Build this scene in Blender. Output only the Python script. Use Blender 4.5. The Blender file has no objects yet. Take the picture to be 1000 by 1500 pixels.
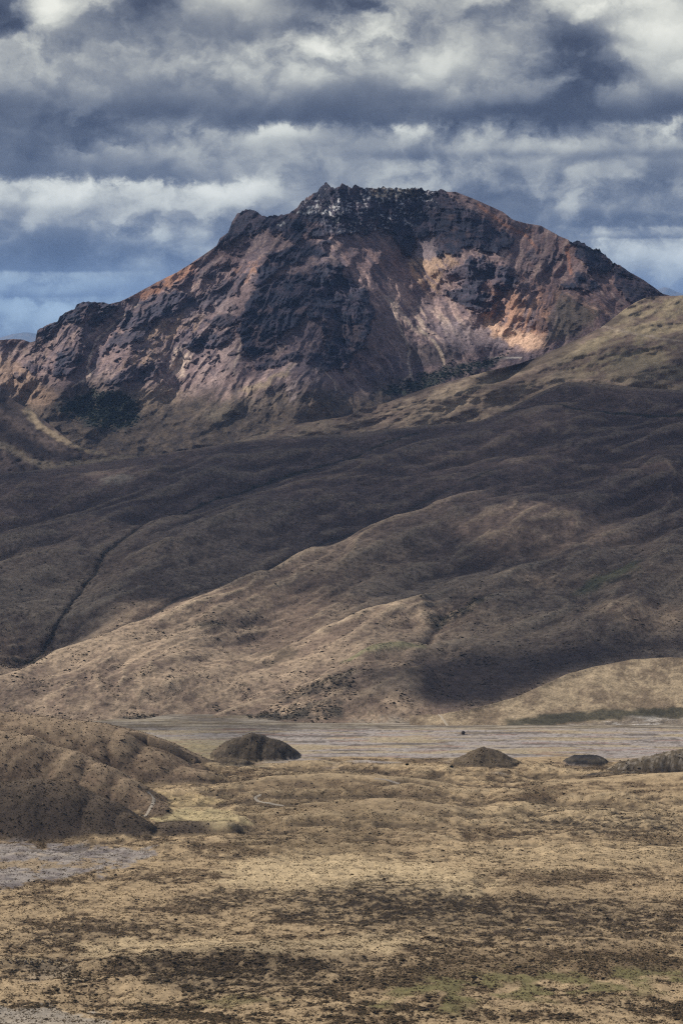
import bpy, math
import numpy as np
from mathutils import Vector

# ============================================================ camera, world, sun
scene = bpy.context.scene
H = 600.0                      # camera height above the plain
F = 3528.0                     # focal length in photo pixels (frame 1000 x 1500)
PITCH = math.atan(270.0 / F)
CP, SP = math.cos(PITCH), math.sin(PITCH)

cam_d = bpy.data.cameras.new('camera')
cam = bpy.data.objects.new('camera', cam_d)
scene.collection.objects.link(cam)
cam.location = (0, 0, H)
cam.rotation_euler = (math.pi / 2 - PITCH, 0, 0)
cam_d.sensor_fit = 'VERTICAL'
cam_d.sensor_height = 36.0
cam_d.lens = 36.0 * F / 1500.0
cam_d.clip_start = 1.0
cam_d.clip_end = 200000.0
scene.camera = cam

SUN = Vector((-0.66, 0.34, 0.67)).normalized()
sd = bpy.data.lights.new('sun', 'SUN')
sd.energy = 5.0
sd.angle = math.radians(0.6)
sd.color = (1.0, 0.92, 0.80)
so = bpy.data.objects.new('sun', sd)
scene.collection.objects.link(so)
so.rotation_euler = (-SUN).to_track_quat('-Z', 'Y').to_euler()
so.location = (0, 0, 5000)

scene.view_settings.view_transform = 'Standard'
scene.view_settings.look = 'None'
scene.view_settings.exposure = 0.0
scene.view_settings.gamma = 1.0
scene.cycles.use_denoising = False
scene.cycles.max_bounces = 6
scene.cycles.diffuse_bounces = 2
scene.cycles.volume_bounces = 1
scene.cycles.pixel_filter_type = 'BLACKMAN_HARRIS'
scene.cycles.filter_width = 1.2
scene.cycles.adaptive_threshold = 0.006
scene.cycles.transparent_max_bounces = 32


class NB:
    """tiny node expression builder"""
    def __init__(s, tree):
        s.t = tree
        s.n = tree.nodes
        s.l = tree.links

    def _in(s, sock, v):
        if v is None:
            return
        if isinstance(v, bpy.types.NodeSocket):
            s.l.new(v, sock)
        else:
            sock.default_value = v

    def m(s, op, a, b=None, c=None, clamp=False):
        n = s.n.new('ShaderNodeMath')
        n.operation = op
        n.use_clamp = clamp
        s._in(n.inputs[0], a)
        s._in(n.inputs[1], b)
        s._in(n.inputs[2], c)
        return n.outputs[0]

    def add(s, a, b): return s.m('ADD', a, b)
    def sub(s, a, b): return s.m('SUBTRACT', a, b)
    def mul(s, a, b): return s.m('MULTIPLY', a, b)
    def mad(s, a, b, c): return s.m('MULTIPLY_ADD', a, b, c)

    def sm(s, v, lo, hi, a=0.0, b=1.0, kind='SMOOTHSTEP'):
        n = s.n.new('ShaderNodeMapRange')
        n.interpolation_type = kind
        for k, x in enumerate((v, lo, hi, a, b)):
            s._in(n.inputs[k], x)
        return n.outputs[0]

    def vec(s, x, y, z):
        n = s.n.new('ShaderNodeCombineXYZ')
        s._in(n.inputs[0], x)
        s._in(n.inputs[1], y)
        s._in(n.inputs[2], z)
        return n.outputs[0]

    def noise(s, v, scale, detail=5.0, rough=0.55, dist=0.0, color=False):
        n = s.n.new('ShaderNodeTexNoise')
        s.l.new(v, n.inputs['Vector'])
        n.inputs['Scale'].default_value = scale
        n.inputs['Detail'].default_value = detail
        n.inputs['Roughness'].default_value = rough
        n.inputs['Distortion'].default_value = dist
        return n.outputs['Color' if color else 'Fac']

    def mix(s, f, a, b, mode='MIX'):
        n = s.n.new('ShaderNodeMix')
        n.data_type = 'RGBA'
        n.blend_type = mode
        s._in(n.inputs['Factor'], f)
        for k, v in ((6, a), (7, b)):
            if isinstance(v, tuple):
                v = tuple(v) + ((1.0,) if len(v) == 3 else ())
            s._in(n.inputs[k], v)
        return n.outputs[2]

    def gauss(s, U, V, cu, cv, ru, rv):
        a = s.mul(s.sub(U, cu), 1.0 / ru)
        b = s.mul(s.sub(V, cv), 1.0 / rv)
        r = s.add(s.mul(a, a), s.mul(b, b))
        return s.m('EXPONENT', s.mul(r, -1.0))


# ---- world: Nishita sky behind layered cloud banks, all functions of direction
world = bpy.data.worlds.new('World')
scene.world = world
world.use_nodes = True
wt = world.node_tree
wt.nodes.clear()
W = NB(wt)
out = wt.nodes.new('ShaderNodeOutputWorld')
bg = wt.nodes.new('ShaderNodeBackground')
wt.links.new(bg.outputs[0], out.inputs[0])
sky = wt.nodes.new('ShaderNodeTexSky')
sky.sky_type = 'NISHITA'
sky.sun_disc = False
sky.sun_elevation = math.asin(SUN.z)
sky.sun_rotation = math.atan2(SUN.x, SUN.y)
sky.altitude = 3800
SKY_STRENGTH = 0.1
tc = wt.nodes.new('ShaderNodeTexCoord')
sep = wt.nodes.new('ShaderNodeSeparateXYZ')
wt.links.new(tc.outputs['Generated'], sep.inputs[0])
dx, dy, dz = sep.outputs
FK = F / 1000.0
U = W.mad(dx, FK, 0.5)                 # about x / 1000 of the picture, in front
V = W.mad(dz, -FK, 0.48)               # about y / 1000
# rounded, domain-warped lumps; flatter towards the horizon as perspective does
strx = W.mul(dx, FK)
stry = W.mul(dy, FK)
strz = W.mul(dz, FK)
wv = W.vec(strx, stry, W.mul(strz, 1.3))


def vadd(v, w, k):
    n = wt.nodes.new('ShaderNodeVectorMath')
    n.operation = 'MULTIPLY_ADD'
    W._in(n.inputs[0], w)
    n.inputs[1].default_value = (k, k, k)
    wt.links.new(v, n.inputs[2])
    return n.outputs[0]


def puffs(v, scale, detail, rough):
    n = wt.nodes.new('ShaderNodeTexVoronoi')
    n.feature = 'F1'
    n.normalize = True
    wt.links.new(v, n.inputs['Vector'])
    n.inputs['Scale'].default_value = scale
    n.inputs['Detail'].default_value = detail
    n.inputs['Roughness'].default_value = rough
    return W.sub(1.0, W.mul(n.outputs['Distance'], 1.6))


warp = W.noise(wv, 11.0, 5.0, 0.62, color=True)
wp = vadd(wv, warp, 0.095)
n_big = W.noise(wp, 3.4, 3.0, 0.5)
n_med = W.noise(wp, 6.0, 6.0, 0.52)
n_fine = W.noise(wp, 24.0, 5.0, 0.62)
p1 = puffs(wp, 5.0, 2.0, 0.5)
sh2 = wt.nodes.new('ShaderNodeVectorMath')     # the same lumps a little higher: lit tops, dark undersides
sh2.operation = 'ADD'
wt.links.new(wp, sh2.inputs[0])
sh2.inputs[1].default_value = (-0.010, 0.0, 0.030)
p2 = puffs(sh2.outputs[0], 5.0, 1.0, 0.5)
n_big2 = W.noise(sh2.outputs[0], 3.4, 3.0, 0.5)
n_med2 = W.noise(sh2.outputs[0], 6.0, 5.0, 0.52)
relief = W.add(W.mul(W.sub(p1, p2), 0.55), W.add(W.mul(W.sub(n_med, n_med2), 0.9), W.mul(W.sub(n_big, n_big2), 1.5)))
nb = W.sub(n_big, 0.5)
nm = W.sub(n_med, 0.5)
nf = W.sub(n_fine, 0.5)
calm = W.sm(n_big, 0.40, 0.60, 0.50, 1.0)
lum = W.mul(W.add(W.mul(relief, 0.75), W.sm(relief, -0.13, 0.15, -0.075, 0.085)), calm)
lum = W.add(lum, W.mul(nm, 0.20))
lum = W.add(lum, W.mul(W.mul(nf, calm), 0.17))
lum = W.add(lum, W.mul(nb, 0.30))
# cloud banks: (u, v, radius u, radius v, amount)
Vn = W.add(W.add(V, W.mul(nf, 0.022)), W.add(W.mul(nm, 0.085), W.mul(nb, 0.04)))
Un = W.add(U, W.add(W.mul(nb, 0.16), W.mul(nm, 0.10)))
BL = [
    (0.105, 0.02, 0.035, 0.045, 0.38), (0.34, 0.01, 0.06, 0.03, 0.28), (0.93, 0.03, 0.09, 0.06, 0.42),
    (0.50, 0.02, 0.09, 0.030, -0.20), (0.05, 0.035, 0.05, 0.030, -0.14), (0.84, 0.085, 0.06, 0.05, -0.26),
    (0.15, 0.11, 0.15, 0.035, 0.08), (0.45, 0.10, 0.12, 0.030, 0.20), (0.62, 0.110, 0.09, 0.035, 0.20),
    (0.97, 0.125, 0.07, 0.040, 0.10), (0.80, 0.12, 0.05, 0.03, -0.05),
    (0.05, 0.225, 0.14, 0.040, -0.18),
    (0.75, 0.178, 0.40, 0.014, -0.12), (0.92, 0.160, 0.15, 0.025, -0.10), (0.20, 0.165, 0.25, 0.02, -0.10),
    (0.41, 0.197, 0.05, 0.013, 0.22), (0.60, 0.197, 0.035, 0.014, 0.13), (0.75, 0.215, 0.12, 0.014, 0.14),
    (0.98, 0.215, 0.05, 0.020, 0.20), (0.19, 0.222, 0.03, 0.012, 0.12), (0.85, 0.26, 0.15, 0.02, -0.08),
    (0.10, 0.290, 0.16, 0.022, 0.26), (0.36, 0.290, 0.10, 0.020, 0.20), (0.08, 0.308, 0.12, 0.01, 0.10), (0.62, 0.25, 0.12, 0.02, 0.04),
    (0.08, 0.372, 0.13, 0.020, -0.18), (0.22, 0.362, 0.05, 0.010, 0.16),
    (0.93, 0.318, 0.16, 0.010, -0.16), (0.97, 0.375, 0.12, 0.020, 0.34), (0.87, 0.348, 0.05, 0.006, 0.08),
    (0.10, 0.418, 0.16, 0.012, 0.14), (0.10, 0.458, 0.20, 0.020, 0.26), (0.04, 0.436, 0.10, 0.006, -0.10), (0.22, 0.40, 0.06, 0.01, 0.16),
]
for (cu, cv, ru, rv, am) in BL:
    lum = W.add(lum, W.mul(W.gauss(Un, Vn, cu, cv, ru, rv), am))
lum = W.add(W.mul(lum, 1.25), 0.425)


# flat dark undersides with a crisp lower edge
def bank(lum, vb, u0, u1, amt, hgt, wob=0.02, edge=0.004, lift=0.0):
    e = W.add(W.add(V, W.mul(nm, wob)), W.mul(nf, wob * 0.35))
    below = W.sm(e, vb - edge, vb + edge)
    fade = W.sm(e, vb - hgt, vb, 0.0, 1.0, 'SMOOTHERSTEP')
    side = W.mul(W.sm(Un, u0 - 0.08, u0 + 0.08), W.sm(Un, u1 - 0.1, u1 + 0.1, 1.0, 0.0))
    k = W.mul(W.mul(fade, W.sub(1.0, below)), side)
    lum = W.mul(lum, W.sub(1.0, k if amt >= 1 else W.mul(k, amt)))
    return lum


lum = bank(lum, 0.270, -1.0, 0.36, 0.62, 0.055, 0.060, 0.009)
lum = bank(lum, 0.400, -1.0, 0.20, 0.60, 0.055, 0.014, 0.003)
lum = bank(lum, 0.187, 0.30, 1.40, 0.58, 0.075, 0.060, 0.010)
lum = bank(lum, 0.180, -1.2, 0.34, 0.25, 0.06, 0.05, 0.015)
lum = bank(lum, 0.334, 0.78, 1.60, 0.45, 0.026, 0.018, 0.003)
lum = bank(lum, 0.352, 0.84, 1.60, 0.30, 0.012, 0.010, 0.002)
lum = bank(lum, 0.235, 0.50, 1.60, 0.25, 0.020, 0.030, 0.006)
lum = bank(lum, 0.436, -1.0, 0.16, 0.25, 0.012, 0.010, 0.002)
lum = W.m('MAXIMUM', lum, 0.0)

ramp = wt.nodes.new('ShaderNodeValToRGB')
cr = ramp.color_ramp
cr.interpolation = 'B_SPLINE'
stops = [(0.0, (0.045, 0.058, 0.10)), (0.16, (0.090, 0.112, 0.168)), (0.34, (0.190, 0.220, 0.280)),
         (0.52, (0.40, 0.425, 0.44)), (0.72, (0.68, 0.71, 0.67)), (1.0, (0.98, 1.0, 0.93))]
while len(cr.elements) < len(stops):
    cr.elements.new(0.5)
for e, (p, c) in zip(cr.elements, stops):
    e.position = p
    e.color = c + (1,)
wt.links.new(lum, ramp.inputs[0])
col = ramp.outputs[0]
# clouds further off are bluer
blue = W.mul(W.sm(V, 0.31, 0.45), W.sm(U, 0.1, 0.8, 1.0, 0.45))
col = W.mix(W.mul(blue, 0.75), col, W.mix(1.0, col, (0.66, 0.92, 1.20), 'MULTIPLY'))
warmish = W.mul(W.sm(V, 0.02, 0.25, 1.0, 0.0), 0.35)
col = W.mix(warmish, col, W.mix(1.0, col, (1.06, 1.0, 0.93), 'MULTIPLY'))
skyc = W.mix(1.0, sky.outputs[0], (SKY_STRENGTH,) * 3, 'MULTIPLY')
gap = W.mul(W.sm(n_med, 0.56, 0.70), W.sm(n_big, 0.50, 0.62))
gap = W.mul(gap, W.sm(V, 0.36, 0.44, 0.0, 0.8))
high = W.mul(W.sm(V, -0.9, -0.25, 1.0, 0.0), W.sm(n_big, 0.36, 0.56))
gap = W.m('MAXIMUM', gap, W.mul(high, 0.85))
col = W.mix(gap, col, skyc)
wt.links.new(col, bg.inputs['Color'])
bg.inputs['Strength'].default_value = 1.0
world.cycles.sampling_method = 'MANUAL'
world.cycles.sample_map_resolution = 512

# ============================================================ numeric helpers
rng = np.random.default_rng(7)
_perm = rng.permutation(512).astype(np.int64)
_perm = np.concatenate([_perm, _perm])
_ang = rng.random(512) * 2 * np.pi
_gx, _gy = np.cos(_ang), np.sin(_ang)


def perlin(x, y, seed=0):
    x = np.asarray(x, float) + seed * 17.31
    y = np.asarray(y, float) + seed * 9.77
    xi = np.floor(x).astype(np.int64)
    yi = np.floor(y).astype(np.int64)
    xf = x - xi
    yf = y - yi
    u = xf * xf * xf * (xf * (xf * 6 - 15) + 10)
    v = yf * yf * yf * (yf * (yf * 6 - 15) + 10)
    xi &= 511
    yi &= 511
    x1 = (xi + 1) & 511
    y1 = (yi + 1) & 511
    def g(ix, iy, fx, fy):
        h = _perm[_perm[ix] + iy]
        return _gx[h] * fx + _gy[h] * fy
    a = g(xi, yi, xf, yf)
    b = g(x1, yi, xf - 1, yf)
    c = g(xi, y1, xf, yf - 1)
    d = g(x1, y1, xf - 1, yf - 1)
    return (a + u * (b - a) + v * ((c + u * (d - c)) - (a + u * (b - a)))) * 1.5


def fbm(x, y, octv=5, seed=0, gain=0.5):
    r = 0
    am = 1.0
    for o in range(octv):
        r = r + am * perlin(x * 2 ** o, y * 2 ** o, seed + o * 3)
        am *= gain
    return r


def ridged(x, y, octv=5, seed=0, gain=0.5):
    r = 0
    am = 1.0
    tot = 0
    for o in range(octv):
        r = r + am * (1 - np.abs(perlin(x * 2 ** o, y * 2 ** o, seed + o * 3)) * 1.6)
        tot += am
        am *= gain
    return r / tot


def ss(x, lo, hi):
    t = np.clip((x - lo) / (hi - lo), 0, 1)
    return t * t * (3 - 2 * t)


def ray(px, py):
    c = (px - 500.0) / F
    d = (750.0 - py) / F
    y = CP + d * SP
    z = -SP + d * CP
    return c / y, z / y


def proj(X, Y, Z):
    z = Z - H
    fw = Y * CP - z * SP
    up = Y * SP + z * CP
    return 500 + F * X / fw, 750 - F * up / fw


def world_at(px, py, D):
    a, b = ray(px, py)
    return a * D, D, H + b * D


def poly_sd(px, py, pts):
    """signed distance to a polygon, positive inside"""
    n = len(pts)
    d2 = np.full(px.shape, 1e12)
    inside = np.zeros(px.shape, bool)
    for i in range(n):
        x0, y0 = pts[i]
        x1, y1 = pts[(i + 1) % n]
        ex, ey = x1 - x0, y1 - y0
        wx, wy = px - x0, py - y0
        t = np.clip((wx * ex + wy * ey) / (ex * ex + ey * ey + 1e-9), 0, 1)
        d2 = np.minimum(d2, (wx - t * ex) ** 2 + (wy - t * ey) ** 2)
        c = ((y0 <= py) & (y1 > py)) | ((y1 <= py) & (y0 > py))
        with np.errstate(divide='ignore', invalid='ignore'):
            xi = x0 + (py - y0) * ex / (ey if ey != 0 else 1e-9)
        inside ^= c & (px < xi)
    d = np.sqrt(d2)
    return np.where(inside, d, -d)


def line_d(px, py, pts, asp=1.0):
    """distance to a polyline, side sign, position along it 0..1"""
    best = np.full(px.shape, 1e9)
    side = np.zeros(px.shape)
    pos = np.zeros(px.shape)
    n = len(pts) - 1
    for i in range(n):
        x0, y0 = pts[i][0], pts[i][1] * asp
        x1, y1 = pts[i + 1][0], pts[i + 1][1] * asp
        ex, ey = x1 - x0, y1 - y0
        wx, wy = px - x0, py * asp - y0
        t = np.clip((wx * ex + wy * ey) / (ex * ex + ey * ey + 1e-9), 0, 1)
        d = np.hypot(wx - t * ex, wy - t * ey)
        s = np.sign(ex * wy - ey * wx)
        k = d < best
        best = np.where(k, d, best)
        side = np.where(k, s, side)
        pos = np.where(k, (i + t) / n, pos)
    return best, side, pos


def C3(*c):
    return np.array(c, float)


def lerp(a, b, f):
    return a + (b - a) * f[..., None]


def frame_cols(step, lo=-330, hi=1330):
    inner = np.arange(-20, 1020.01, step)
    left = -20 - np.cumsum(np.linspace(step, 12, 44))
    right = 1020 + np.cumsum(np.linspace(step, 12, 44))
    return np.concatenate([left[::-1], inner, right])


def grid_mesh(name, X, Y, Z, col, mat, kind='structure', extra=None):
    nr, nc = X.shape
    co = np.stack([X, Y, Z], -1).reshape(-1, 3).astype(np.float32)
    me = bpy.data.meshes.new(name)
    me.vertices.add(nr * nc)
    me.vertices.foreach_set('co', co.ravel())
    i = np.arange(nr * nc).reshape(nr, nc)
    q = np.stack([i[:-1, :-1], i[:-1, 1:], i[1:, 1:], i[1:, :-1]], -1).reshape(-1)
    nq = (nr - 1) * (nc - 1)
    me.loops.add(nq * 4)
    me.loops.foreach_set('vertex_index', q.astype(np.int32))
    me.polygons.add(nq)
    me.polygons.foreach_set('loop_start', np.arange(0, nq * 4, 4, dtype=np.int32))
    me.polygons.foreach_set('loop_total', np.full(nq, 4, np.int32))
    me.polygons.foreach_set('use_smooth', np.ones(nq, bool))
    me.update(calc_edges=True)
    at = me.color_attributes.new('ground', 'FLOAT_COLOR', 'POINT')
    c4 = np.ones((nr * nc, 4), np.float32)
    c4[:, :3] = np.clip(col.reshape(-1, 3), 0.002, 0.9)
    at.data.foreach_set('color', c4.ravel())
    if extra is not None:
        for k, v in extra.items():
            a = me.attributes.new(k, 'FLOAT', 'POINT')
            a.data.foreach_set('value', v.reshape(-1).astype(np.float32))
    me.materials.append(mat)
    ob = bpy.data.objects.new(name, me)
    scene.collection.objects.link(ob)
    if kind:
        ob['kind'] = kind
    return ob


def ground_mat(name, s1, s2, bump_d, var=0.35, streak=None, rough=0.95):
    m = bpy.data.materials.new(name)
    m.use_nodes = True
    t = m.node_tree
    t.nodes.clear()
    N = NB(t)
    o = t.nodes.new('ShaderNodeOutputMaterial')
    b = t.nodes.new('ShaderNodeBsdfPrincipled')
    t.links.new(b.outputs[0], o.inputs[0])
    at = t.nodes.new('ShaderNodeAttribute')
    at.attribute_name = 'ground'
    g = t.nodes.new('ShaderNodeNewGeometry')
    P = g.outputs['Position']
    if streak:
        v = t.nodes.new('ShaderNodeVectorMath')
        v.operation = 'MULTIPLY'
        t.links.new(P, v.inputs[0])
        v.inputs[1].default_value = streak
        P = v.outputs[0]
    n1 = N.noise(P, s1, 4, 0.6)
    n2 = N.noise(P, s2, 4, 0.7)
    f = N.add(N.mul(N.sub(n1, 0.5), var * 2.2), N.mul(N.sub(n2, 0.5), var * 2.6))
    f = N.m('MAXIMUM', N.add(f, 1.0), 0.25)
    cc = N.vec(f, f, f)
    c = N.mix(1.0, at.outputs['Color'], cc, 'MULTIPLY')
    t.links.new(c, b.inputs['Base Color'])
    b.inputs['Roughness'].default_value = rough
    b.inputs['Specular IOR Level'].default_value = 0.12
    bu = t.nodes.new('ShaderNodeBump')
    bu.inputs['Strength'].default_value = 0.8
    bu.inputs['Distance'].default_value = bump_d
    t.links.new(N.add(N.mul(n1, 0.5), N.mul(n2, 0.5)), bu.inputs['Height'])
    t.links.new(bu.outputs[0], b.inputs['Normal'])
    return m


# ============================================================ the plain (heightfield)
def lin_D(py):
    a, b = ray(500.0, np.asarray(py, float))
    return -H / b


def ridge_world(pts):
    """pts: (px, py, D, half width front, half width back) crest of a hill -> world polyline"""
    r = []
    for (px, py, D, wf, wb) in pts:
        X, Y, Z = world_at(px, py, D)
        r.append((X, Y, Z, wf, wb))
    return r


HILLS = [
    # left group of three overlapping hills, far to near
    dict(p=ridge_world([(-260, 1010, 3330, 200, 240), (-60, 1038, 3300, 170, 200), (0, 1044, 3270, 150, 200), (60, 1052, 3250, 125, 200),
                        (130, 1060, 3240, 110, 180), (170, 1070, 3230, 90, 150), (215, 1094, 3215, 85, 80),
                        (262, 1122, 3185, 62, 40), (305, 1148, 3140, 30, 16), (322, 1158, 3110, 12, 12)]), e=1.25),
    dict(p=ridge_world([(-200, 1070, 3090, 170, 140), (-20, 1068, 3080, 140, 120), (40, 1078, 3065, 120, 110), (95, 1098, 3050, 110, 100),
                        (140, 1118, 3030, 90, 80), (180, 1140, 3005, 62, 60), (212, 1166, 2970, 34, 36),
                        (238, 1190, 2925, 14, 16)]), e=1.25),
    dict(p=ridge_world([(-160, 1160, 2890, 120, 100), (-20, 1150, 2890, 105, 90), (50, 1140, 2885, 100, 90), (95, 1146, 2880, 92, 80),
                        (140, 1166, 2865, 74, 60), (180, 1190, 2845, 48, 40), (215, 1218, 2815, 14, 14)]), e=1.3),
    # dome mound
    dict(p=ridge_world([(352, 1080, 3345, 46, 46), (372, 1075, 3350, 50, 50), (395, 1084, 3345, 44, 44)]), e=1.0, r=1),
    dict(p=ridge_world([(332, 1110, 3290, 22, 24), (350, 1112, 3285, 20, 24)]), e=1.3, r=1),
    dict(p=ridge_world([(436, 1115, 3280, 18, 20), (470, 1114, 3290, 22, 24)]), e=1.3),
    dict(p=ridge_world([(512, 1116, 3290, 18, 20), (535, 1116, 3290, 16, 20)]), e=1.3, r=1),
    # cone mound
    dict(p=ridge_world([(706, 1096, 3272, 40, 46), (716, 1098, 3272, 44, 46)]), e=1.0, r=1, q=1.25),
    # dark mound
    dict(p=ridge_world([(850, 1107, 3300, 25, 26), (862, 1107, 3300, 26, 26)]), e=1.05, r=1),
    # broken hill at the right edge
    dict(p=ridge_world([(882, 1131, 3230, 12, 12), (915, 1116, 3235, 26, 26), (955, 1108, 3240, 32, 32),
                        (985, 1101, 3250, 44, 50), (1030, 1094, 3260, 56, 70), (1200, 1088, 3260, 90, 90)]), e=1.2, r=1),
    # rolling ground in front
    dict(p=ridge_world([(300, 1172, 3050, 60, 50), (400, 1138, 3110, 90, 60), (480, 1133, 3130, 90, 60), (600, 1140, 3110, 80, 60)]), e=1.6),
    dict(p=ridge_world([(440, 1190, 2920, 60, 70), (560, 1172, 2960, 110, 90), (640, 1180, 2950, 60, 60)]), e=1.6),
    dict(p=ridge_world([(800, 1150, 3080, 80, 80), (930, 1138, 3110, 130, 100), (1100, 1125, 3100, 160, 100)]), e=1.6),
    dict(p=ridge_world([(250, 1205, 2850, 26, 30), (330, 1203, 2850, 22, 30)]), e=1.4),
    dict(p=ridge_world([(130, 1408, 2238, 26, 26), (260, 1392, 2262, 50, 60), (340, 1393, 2260, 50, 60), (480, 1396, 2258, 40, 50)]), e=1.4),
    dict(p=ridge_world([(540, 1306, 2508, 50, 60), (640, 1300, 2518, 56, 60), (730, 1312, 2498, 46, 60)]), e=1.5),
    dict(p=ridge_world([(-10, 1402, 2244, 16, 30), (60, 1404, 2240, 14, 20), (100, 1410, 2232, 10, 16)]), e=1.5),
]
ROAD1 = [(232, 1168), (240, 1176), (238, 1186), (224, 1194), (206, 1206)]


def plain_base(X, Y):
    z = 2.2 * fbm(X / 260, Y / 420, 4, 1)
    far = ss(Y, 3240, 3340)
    mid = ss(Y, 2650, 2900)
    z = z + (1 - far) * ((2.6 + 3.2 * mid) * fbm(X / 90, Y / 75, 4, 2) + (1.4 + 2.2 * mid) * ridged(X / 46, Y / 70, 4, 3))
    z = z + (1 - far) * 0.35 * fbm(X / 9, Y / 12, 3, 4)
    z = z * (1 - 0.86 * far)
    # pale lava flat seen at the left edge and the shallow basin between hills
    return z


def hill_max(X, Y):
    tot = np.zeros_like(X)
    for hd in HILLS:
        pts = hd['p']
        # warp so that the foot line is not a smooth curve
        rough = hd.get('r', 0)
        wxn = X + (5 if rough else 2) * fbm(X / 45, Y / 45, 3, 31)
        wyn = Y + (5 if rough else 2) * fbm(X / 45, Y / 45, 3, 37)
        best = np.full(X.shape, 1e9)
        zc = np.zeros_like(X)
        bb = (min(p[0] for p in pts) - 260, max(p[0] for p in pts) + 260,
              min(p[1] for p in pts) - 260, max(p[1] for p in pts) + 260)
        k = (X > bb[0]) & (X < bb[1]) & (Y > bb[2]) & (Y < bb[3])
        if not k.any():
            continue
        x, y = wxn[k], wyn[k]
        bst = np.zeros(x.shape)
        for i in range(len(pts) - 1):
            x0, y0, z0, f0, b0 = pts[i]
            x1, y1, z1, f1, b1 = pts[i + 1]
            ex, ey = x1 - x0, y1 - y0
            t = np.clip(((x - x0) * ex + (y - y0) * ey) / (ex * ex + ey * ey), 0, 1)
            qx, qy = x0 + t * ex, y0 + t * ey
            d = np.hypot(x - qx, y - qy)
            zz = z0 + t * (z1 - z0)
            wf = f0 + t * (f1 - f0)
            wb = b0 + t * (b1 - b0)
            w = np.where(y < qy, wf, wb)
            r = np.clip(d / w, 0, 1)
            h = zz * (1 - r ** hd.get('q', 1.7)) ** hd['e']
            bst = np.maximum(bst, h)
        X_, Y_ = X[k], Y[k]
        if rough:
            bst = bst * (1 + 0.07 * fbm(X_ / 14, Y_ / 14, 5, 41, 0.6)) + ss(bst, 0.5, 4) * 1.6 * ridged(X_ / 13, Y_ / 13, 4, 43, 0.6)
        else:
            gul = ridged(X_ / 90 + 0.4 * fbm(X_ / 80, Y_ / 80, 2, 8), Y_ / 130, 2, 44)
            bst = bst * (1 + 0.035 * (gul - 0.55) + 0.015 * fbm(X_ / 20, Y_ / 20, 3, 45))
        cur = tot[k]
        tot[k] = np.maximum(cur, bst) + 0.0
    return tot


def plain_z(X, Y):
    b = plain_base(X, Y)
    h = hill_max(X, Y)
    return np.maximum(b, 0.35 * b + h) if False else b * (1 - ss(h, 1, 12) * 0.93) + h


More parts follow.
